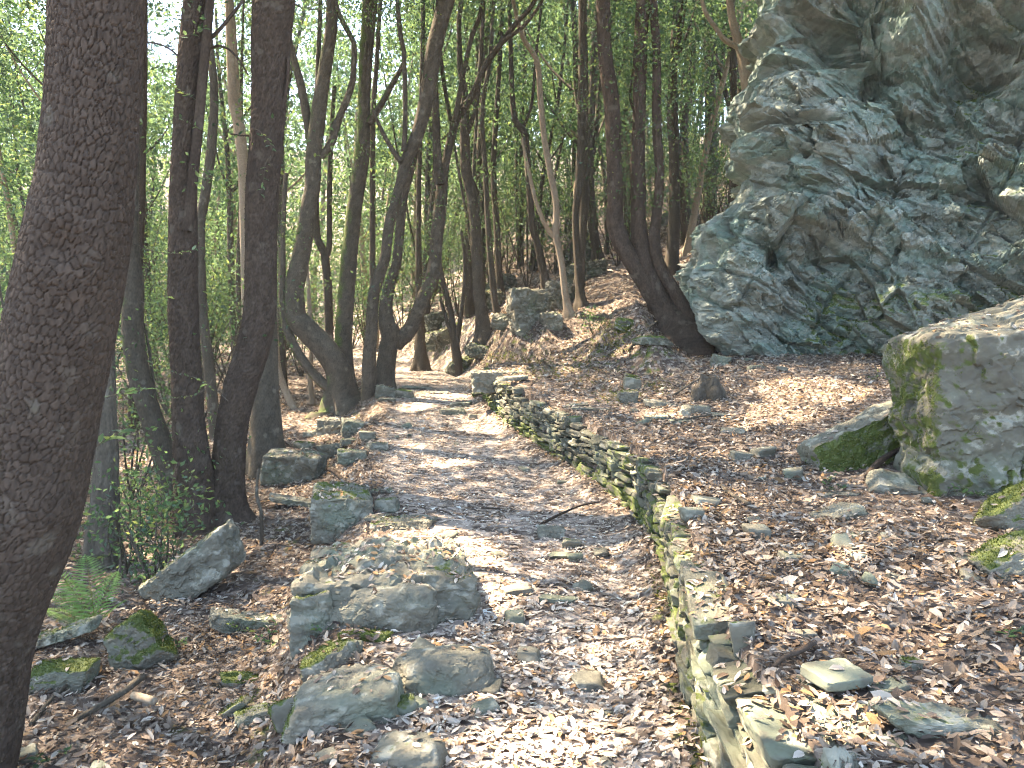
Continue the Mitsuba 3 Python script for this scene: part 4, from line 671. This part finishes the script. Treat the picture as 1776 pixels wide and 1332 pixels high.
# ------------------------------------------------------------------ fallen leaves
def litter():
    rs = np.random.default_rng(3); parts = []; first = []
    def scatter(y0, y1, rho, size, shape):
        A = .68 * (y1 ** 2 - y0 ** 2) + .8 * (y1 - y0); n = int(rho * A)
        y = np.sqrt(rs.uniform(y0 ** 2, y1 ** 2, n)); x = rs.uniform(-1, 1, n) * (.68 * y + .4)
        w, l = np.interp(y, WY, WX), np.interp(y, LY, LX)
        keep = ~((np.abs(x - w - .01) < .035) & (y < 11.3)) & ~((x > 2.6) & (y > 10.6) & (y < 14))
        x, y, w, l = x[keep], y[keep], w[keep], l[keep]
        path = sm((x - l) / .3) * sm((w - x) / .2)
        dens = fb(np.c_[x * .9, y * .9, 0 * x], 3, 12)
        keep = rs.uniform(size=len(x)) < np.clip(.55 + 1.4 * (dens - .38), .25, 1)
        x, y, path = x[keep], y[keep], path[keep]; n = len(x)
        e = .03; h0 = H(x, y); sx = (H(x + e, y) - h0) / e; sy = (H(x, y + e) - h0) / e
        nr = np.c_[-sx, -sy, np.ones(n)]; nr = unit(nr) + rs.normal(size=(n, 3)) * np.where(path > .5, .22, .34)[:, None]
        s = size * np.clip(rs.lognormal(-.15, .33, n), .3, 1.7) * (1 - .30 * path * (y > 4.5))
        z = h0 + rs.uniform(.003, .03, n) * (1 - .4 * path)
        mixp = np.where(path[:, None] > rs.uniform(size=(n, 1)), np.array([[.24, .30, .06, .24, .03, .05, .06, .02]]), np.array([[.20, .15, .18, .10, .13, .08, .08, .08]]))
        cum = mixp.cumsum(1) / mixp.sum(1, keepdims=True); idx = (rs.uniform(size=(n, 1)) > cum).sum(1).clip(0, 7)
        col = np.clip(DEAD[idx] * rs.uniform(.6, 1.25, (n, 1)) * (.82 + .40 * path[:, None]), .03, .6)
        return leaf_mesh(np.c_[x, y, z], s, nr, col, rs, shape, width=rs.uniform(.7, 1.25, n), curl=rs.normal(.06, .10, n))
    for a in ((1.2, 3.6, 2300, .044, LEAF8), (3.6, 5.2, 1900, .044, LEAF8), (1.2, 5, 1300, .022, LEAF2), (5, 9, 1500, .045, LEAF2), (9, 16, 1150, .058, LEAF2), (16, 34, 110, .11, LEAF2)): parts.append(scatter(*a))
    v, f, c = parts[0]; n = len(v) // 8; V8 = v.reshape(n, 8, 3); C8 = c.reshape(n, 8, 3)       # the 300 leaves that show largest are pieces of the ground
    cen = V8.mean(1); dd = cen - EYE; zc = dd @ FWD; seen = (np.abs(dd[:, 0] / zc) < .64) & (np.abs(dd @ UPV / zc) < .48)
    top = np.argsort(-np.linalg.norm(V8[:, 3] - V8[:, 0], axis=1) / zc * seen)[:300]
    for i in top: put(numbered('ground__fallen_leaf'), (V8[i], LEAF8[1]), 'litter', color=C8[i])
    rest = np.setdiff1d(np.arange(n), top); parts[0] = (V8[rest].reshape(-1, 3), (LEAF8[1][None] + 8 * np.arange(len(rest))[:, None, None]).reshape(-1, 3), C8[rest].reshape(-1, 3))
    y = np.sqrt(rs.uniform(2, 64, 2600)); x = rs.uniform(-1, 1, 2600) * (.66 * y + .3); z = H(x, y) + .012; a = rs.uniform(0, 6.28, 2600); L = rs.uniform(.03, .14, 2600); r = rs.uniform(.0009, .0025, 2600)
    d = np.c_[np.cos(a), np.sin(a), rs.normal(0, .12, 2600)]; sdv = np.c_[-np.sin(a), np.cos(a), 0 * a]; c0 = np.c_[x, y, z]
    V = np.stack([c0 - d * L[:, None] / 2 + sdv * r[:, None], c0 - d * L[:, None] / 2 - sdv * r[:, None], c0 - d * L[:, None] / 2 + [0, 0, 1] * r[:, None] * 1.8, c0 + d * L[:, None] / 2 + rs.normal(0, .006, (2600, 3))], 1).reshape(-1, 3)
    parts.append((V, (np.array([[0, 1, 3], [1, 2, 3], [2, 0, 3]])[None] + 4 * np.arange(2600)[:, None, None]).reshape(-1, 3), np.repeat(np.array([[.10, .075, .06], [.2, .16, .13], [.06, .045, .035]])[rs.integers(0, 3, 2600)], 4, 0)))
    n = 1500; y = rs.uniform(1.3, 7, n); x = np.interp(y, WY, WX) + rs.uniform(.05, .30, n); z = H(x, y) + rs.uniform(.004, .03, n)      # leaves drifted along the wall top
    parts.append(leaf_mesh(np.c_[x, y, z], rs.uniform(.025, .055, n), rs.normal(size=(n, 3)) * .3 + [0, 0, 1], DEAD[rs.choice(8, n)] * rs.uniform(.6, 1.1, (n, 1)), rs, LEAF8, curl=rs.normal(.06, .1, n)))
    lv = []
    for v, f, n, amount in TOPS:
        if amount <= 0: continue
        t = v[f]; ar = np.linalg.norm(np.cross(t[:, 1] - t[:, 0], t[:, 2] - t[:, 0]), axis=1) / 2; fn = n[f].mean(1)
        wgt = ar * np.clip((fn[:, 2] - .72) / .2, 0, 1); tot = wgt.sum()
        k = rs.poisson(tot * 380 * amount)
        if tot <= 0 or not k: continue
        i = rs.choice(len(f), k, p=wgt / tot); b = rs.dirichlet([1, 1, 1], k)
        lv.append(((t[i] * b[..., None]).sum(1), fn[i]))
    p = np.vstack([a[0] for a in lv]); nr = unit(np.vstack([a[1] for a in lv])); n = len(p)
    keep = fb(p * 5, 3, 14) > .44; p, nr = p[keep], nr[keep]; n = len(p)
    parts.append(leaf_mesh(p + nr * .006, rs.uniform(.02, .055, n), nr + rs.normal(size=(n, 3)) * .2, np.clip(DEAD[rs.choice(8, n)] * rs.uniform(.8, 1.2, (n, 1)), .03, .6), rs, LEAF8 if n < 20000 else LEAF2, curl=rs.normal(.05, .08, n)))
    v, f, c = join(parts); put('leaf_litter', (v, f), 'litter', color=c); print('litter triangles', len(f))
    lab('leaf_litter', 'dry brown and tan fallen oak leaves covering path, terrace and bank', 'leaves', kind='stuff')
litter()

# ------------------------------------------------------------------ sticks, roots, stump
def ptsg(pix, lift=.015):
    out = []
    for px, py, up in pix: g = ground(px, py); out.append([g[0], g[1], g[2] + lift + up])
    return out
def twig(name, label, pix, r0, r1, bsdf='bark_grey', seed=1, cat='branch'):
    key = numbered(name); stick(key, ptsg(pix), r0, r1, bsdf, seed); lab(key, label, cat)
twig('fallen_branch', 'dark fallen branch lying across the path below the wall', [(938, 913, .0), (975, 898, .02), (1010, 886, .03), (1040, 878, .02)], .011, .007, 'bark_dark', 3)
twig('fallen_branch', 'broken reddish twig lying on the near wall top', [(1325, 1200, .03), (1365, 1170, .045), (1412, 1138, .03)], .007, .009, 'bark_dark', 4)
twig('fallen_branch', 'thick dark branch among leaves at the lower left', [(115, 1262, 0), (175, 1240, .03), (225, 1215, .05), (250, 1195, .05)], .013, .018, 'bark_grey', 5)
twig('fallen_branch', 'grey branch pointing at the foreground trunk, lower left', [(55, 1262, 0), (100, 1215, .02), (140, 1178, .03)], .012, .010, 'bark_grey', 6)
twig('fallen_branch', 'short pale split log beside the thick dark branch', [(232, 1222, .03), (268, 1232, .03)], .022, .020, 'bark_pale', 7)
twig('fallen_branch', 'reddish twigs at the edge of the big sun patch', [(775, 1030, .01), (800, 1022, .02), (850, 1015, .01)], .006, .004, 'bark_pale', 8)
twig('fallen_branch', 'thin dark stick lying on the terrace below the long flat slab', [(1145, 755, .01), (1180, 735, .02), (1230, 727, .02)], .010, .006, 'bark_grey', 9)
twig('fallen_branch', 'grey stick on the terrace right of the wall top', [(1250, 850, .01), (1275, 872, .02), (1300, 885, .02)], .010, .012, 'bark_grey', 10)
twig('fallen_branch', 'brown bark-covered stick propped on the blue-grey flagstone', [(1505, 838, .02), (1530, 820, .07), (1572, 800, .08)], .022, .016, 'bark_dark', 12)
twig('fallen_branch', 'thin dark stick on the bank below the triple tree', [(1090, 612, .02), (1108, 590, .03), (1140, 566, .05)], .022, .016, 'bark_grey', 13, 'root')
twig('fallen_branch', 'long thin twig lying on terrace leaves left of the tree stump', [(1170, 690, .02), (1200, 675, .05), (1228, 662, .08)], .012, .008, 'bark_grey', 14)
twig('fallen_branch', 'small dark stick on the path near the wall foot', [(835, 886, .01), (868, 888, .01)], .008, .007, 'bark_dark', 15)
twig('fallen_branch', 'dark branch between the block and the upright mossy rock', [(570, 820, .02), (585, 830, .03), (602, 846, .02)], .022, .016, 'bark_dark', 16)
g0 = ground(453, 945)
stick('upright_stick', [g0, g0 + [.01, 0, .25], g0 + [-.03, .02, .42], g0 + [-.015, .05, .62]], .017, .012, 'bark_grey', 17); lab('upright_stick', 'bare grey stick standing upright in leaves at the left', 'branch')
g0 = ground(1228, 690)
v, f, uv = tube([g0 - [0, 0, .1], g0 + [0, 0, .1], g0 + [.01, 0, .22]], [.105, .085, .075], 40, .02, 5, cell=(.05, .09), depth=.014, flare=.7, fh=.06, moss=.25, cap=True)
v[:, 2] += np.where(v[:, 2] > g0[2] + .15, .16 * (fb(v * 16, 2) - .6), 0)
put('tree_stump', (v, f), 'bark_mid', smooth=True, uv=uv); lab('tree_stump', 'short dark broken tree stump on the terrace in front of the outcrop', 'stump')

# ------------------------------------------------------------------ small plants
def spray(key, P, n, size, rs, leaf_part=True, bias=.2, r=.003, two=True):
    """A leafy shoot along the points P: its stem, and every leaf a part of its own."""
    P = np.array(P, float); v, f, uv = tube(P, np.linspace(r, r * .4, len(P)), 6, .03, 1, moss=-.3)
    put(numbered(key + '__stem'), (v, f), 'bark_grey', smooth=True, uv=uv)
    t = np.linspace(.25, 1, n); L = np.linspace(0, 1, len(P)); q = np.stack([np.interp(t, L, P[:, k]) for k in range(3)], 1)
    d = unit(P[-1] - P[0]); sd = unit(np.cross(d, [0, 0, 1]) + 1e-6)
    for i in range(n):
        s = size * rs.uniform(.7, 1.2); side = (1 if i % 2 else -1); ax = unit(d * .6 + sd * side * rs.uniform(.6, 1) + rs.normal(size=3) * .25)
        nr = unit(np.array([0, 0, 1]) + rs.normal(size=3) * .45); nr = unit(nr - (nr @ ax) * ax); b = np.cross(nr, ax)
        V = LEAF8[0] * s; W = q[i] + V[:, :1] * ax + V[:, 1:2] * b + V[:, 2:] * nr
        col = np.repeat(greens(1, rs, bias), 8, 0)
        if leaf_part: put(numbered(key + '__leaf'), (W, LEAF8[1]), 'leaf', color=col)
        else: EXTRA.append((W, LEAF8[1], col))
EXTRA = []
rs = np.random.default_rng(31)
def plant(name, label, foot, shoots, hgt, nl, size, spread=.5, group=None, bias=.3):
    key = numbered(name)
    for i in range(shoots):
        dv = unit(np.r_[rs.normal(0, spread, 2), 1.0]); P = [foot, foot + dv * hgt * .55, foot + unit(dv + [dv[0] * .8, dv[1] * .8, -.1]) * hgt * rs.uniform(.8, 1.1)]
        spray(key, P, nl, size, rs, bias=bias)
    lab(key, label, 'plant', group)
for px, py, sh, hg, nl, sz, name in ((238, 985, 5, .42, 9, .062, 'leafy green sapling in the light left of the tilted slab'), (275, 960, 4, .34, 8, .055, 'smaller bright sapling beside the mossy trunk foot'), (140, 985, 3, .22, 7, .06, 'low dark-green seedling beside the thick foreground trunk'), (200, 960, 3, .50, 8, .06, 'tall thin sapling before the fibrous trunk')):
    plant('sapling', name, ground(px, py), sh, hg, nl, sz)
for px, py, name in ((470, 1112, 'ground ivy in front of the curved rock'), (420, 1100, 'ivy leaves at the left end of the curved rock'), (1690, 865, 'small bluish leaves at the foot of the large boulder'), (1640, 862, 'small herb below the moss stain of the large boulder'), (1185, 1060, 'small ivy at the foot of the near wall'), (560, 1090, 'small fern-green herb between the boulders'),
                     (300, 1135, 'grassy tuft on the right side of the moss mound'), (90, 1318, 'light green herb at the bottom left beside the foreground trunk'), (1520, 662, 'single seedling at the outcrop foot'), (1430, 850, 'green seedling left of the leaning slab'), (545, 1262, 'herb at the base of the blue-green boulder'), (1745, 1100, 'seedling with pale leaves at the right edge')):
    plant('seedling', name, ground(px, py) + [0, -.02, .01], 5, .10, 5, .034, .9)
for i, (P, n, sz, lbl) in enumerate((
        ([at(395, 695, 6.6), at(350, 660, 6.6), at(300, 646, 6.5)], 12, .05, 'twig of grey-green leaves in front of the tall straight trunk, upper one'), ([at(378, 640, 6.6), at(340, 684, 6.5), at(288, 692, 6.4)], 14, .05, 'twig of pale leaves in front of the tall straight trunk, lower one'),
        ([at(185, 690, 4.6), at(220, 680, 4.6), at(250, 676, 4.6)], 11, .07, 'bright yellow-green leafy twig beside the foreground trunk'), ([at(160, 780, 4.2), at(180, 765, 4.2), at(210, 750, 4.1)], 8, .09, 'twig of large blue-green leaves at the edge of the foreground trunk'),
        ([at(385, 260, 7), at(345, 222, 6.8), at(280, 190, 6.6)], 16, .055, 'spray of grey leaves across the tall straight trunk'), ([at(350, 180, 7), at(325, 165, 6.8), at(300, 150, 6.7)], 12, .06, 'green leaf spray above the grey one on the tall straight trunk'),
        ([at(440, 225, 7), at(462, 240, 6.8), at(474, 262, 6.8)], 8, .06, 'leaf spray hanging on the bent dark trunk, upper one'), ([at(470, 270, 7), at(458, 300, 6.8), at(452, 336, 6.8)], 9, .06, 'leaf spray hanging on the bent dark trunk, lower one'),
        ([at(300, 70, 6.8), at(330, 60, 6.7), at(352, 50, 6.7)], 7, .06, 'yellow-green leaves at the top of the tall straight trunk'), ([at(240, 520, 6.5), at(262, 528, 6.5), at(290, 515, 6.5)], 9, .06, 'leafy twig before the slanting mossy trunk'),
        ([at(225, 420, 6.5), at(300, 440, 6.6), at(350, 430, 6.6)], 14, .05, 'thin twig strung across behind the foreground trunk'))):
    key = numbered('leafy_twig'); spray(key, P, n, sz, rs, bias=.55, r=.004); lab(key, lbl, 'twig')
def fern():
    foot = ground(166, 1100) + [0, 0, .05]; rs = np.random.default_rng(2)
    for az, L, up in ((205, .42, .75), (160, .44, 1.05), (115, .44, 1.2), (75, .38, 1.0), (190, .40, .25), (20, .26, .7), (140, .40, .8)):
        a = math.radians(az); d = np.array([math.cos(a), math.sin(a) * .6, 0]); t = np.linspace(0, 1, 16)
        C = foot + np.outer(t * L * .75, d) + np.outer(L * (up + .25) * (t - .38 * t ** 2), [0, 0, 1]); ms = [tube(C, np.linspace(.0025, .0008, 16), 5, .03, 1, moss=-.3)]
        tan = unit(np.gradient(C, axis=0)); sd = unit(np.cross(tan, [0, 0, 1.0])); V, Fc, Cc = [ms[0][0]], [ms[0][1]], [np.tile([.16, .18, .04], (len(ms[0][0]), 1))]; off = len(ms[0][0])
        tt = np.linspace(.10, .99, 20)
        for q in tt:
            c = np.array([np.interp(q, t, C[:, k]) for k in range(3)]); i = min(15, int(q * 15)); w = L * .34 * math.sin(math.pi * min(1, q * .9 + .12)) ** .8 * (1 - .35 * q) + .006
            for s in (-1, 1):
                dirv = unit(sd[i] * s + tan[i] * .45 + [0, 0, -.12]); b = tan[i]; nn = np.cross(dirv, b)
                V.append(np.array([c, c + dirv * w * .3 + b * .006, c + dirv * w, c + dirv * w * .3 - b * .006])); Fc.append(LEAF2[1] + off); off += 4
                Cc.append(np.tile(np.array([.17, .27, .085]) * rs.uniform(.8, 1.25), (4, 1)))
        put(numbered('fern__frond'), (np.vstack(V), np.vstack(Fc)), 'leaf', color=np.vstack(Cc))
    lab('fern', 'green fern with feathery fronds at the lower left behind the brown mossy rock', 'fern')
fern()
def tufts():
    """Moss and grass that nobody could count: short blades on the bank, rock tops and wall foot."""
    rs = np.random.default_rng(6); pos, nr, ln, fz = [], [], [], []
    for px, py, rx, ry, n in ((935, 640, 60, 26, 500), (1010, 640, 50, 30, 400), (1060, 600, 40, 20, 300), (1075, 690, 40, 14, 300), (1130, 670, 60, 12, 300), (1080, 570, 30, 12, 300), (1160, 590, 30, 8, 200), (860, 620, 40, 16, 200), (1205, 1150, 12, 110, 260), (1220, 1280, 14, 60, 160), (1150, 1030, 12, 40, 100)):
        for _ in range(n):
            g = ground(px + rs.normal() * rx * .5, py + rs.normal() * ry * .5); pos.append(g); ln.append(.09 if py < 660 else .06)
    for v, f, nn, m, b in FUZZ:
        if v[:, 1].mean() > 9: continue
        t = v[f]; ar = np.linalg.norm(np.cross(t[:, 1] - t[:, 0], t[:, 2] - t[:, 0]), axis=1) / 2; w = ar * np.clip((m[f].mean(1) - .42) / .2, 0, 1) * (nn[f].mean(1)[:, 2] > -.2); k = int(min(w.sum() * 14000, 5000))
        if k < 20: continue
        i = rs.choice(len(f), k, p=w / w.sum()); q = (t[i] * rs.dirichlet([1, 1, 1], k)[..., None]).sum(1)
        fz.append((q, unit(nn[f].mean(1)[i] + rs.normal(size=(k, 3)) * .5)))
    pos = np.array(pos); n = len(pos); ln = np.array(ln) * rs.uniform(.5, 1.3, n); d = unit(np.c_[rs.normal(-.5, .4, n), rs.normal(-.6, .4, n), rs.normal(-.2, .5, n)])
    b = unit(np.cross(d, rs.normal(size=(n, 3)))) * .006
    V = np.stack([pos - b, pos + b, pos + d * ln[:, None] + [0, 0, .02]], 1).reshape(-1, 3); Fc = np.arange(3 * n).reshape(-1, 3)
    col = np.repeat(np.array([[.10, .12, .025], [.16, .16, .04], [.06, .085, .02]])[rs.integers(0, 3, n)], 3, 0)
    q = np.vstack([a for a, _ in fz]); dq = np.vstack([a for _, a in fz]); k = len(q); bq = unit(np.cross(dq, rs.normal(size=(k, 3)))) * .0022
    V = np.vstack([V, np.stack([q - bq, q + bq, q + dq * rs.uniform(.006, .016, (k, 1))], 1).reshape(-1, 3)]); Fc = np.arange(len(V)).reshape(-1, 3)
    col = np.vstack([col, np.repeat(np.array([[.07, .09, .02], [.12, .14, .03], [.045, .062, .016]])[rs.integers(0, 3, k)], 3, 0)]); print('moss blades', k)
    put('moss_grass', (V, Fc), 'leaf', color=col); lab('moss_grass', 'short yellow-green grass and moss on the bank edge, wall foot and rock tops', 'grass', kind='stuff')
tufts()

# ------------------------------------------------------------------ haze
scene['haze_air'] = {'type': 'homogeneous', 'albedo': .95, 'sigma_t': .0006}
zlo, zhi = float(ZZ.min()) - 1, max(float(ZZ.max()), max(t[1][2] for t in TREES) + 3) + 1
scene['haze'] = {'type': 'cube', 'to_world': T().translate([0, 70, (zlo + zhi) / 2]).scale([165, 136, (zhi - zlo) / 2]), 'bsdf': {'type': 'null'}, 'interior': {'type': 'ref', 'id': 'haze_air'}}
scene['camera']['medium'] = {'type': 'ref', 'id': 'haze_air'}
lab('haze', 'thin bright haze in the air of the forest', 'haze', kind='stuff')
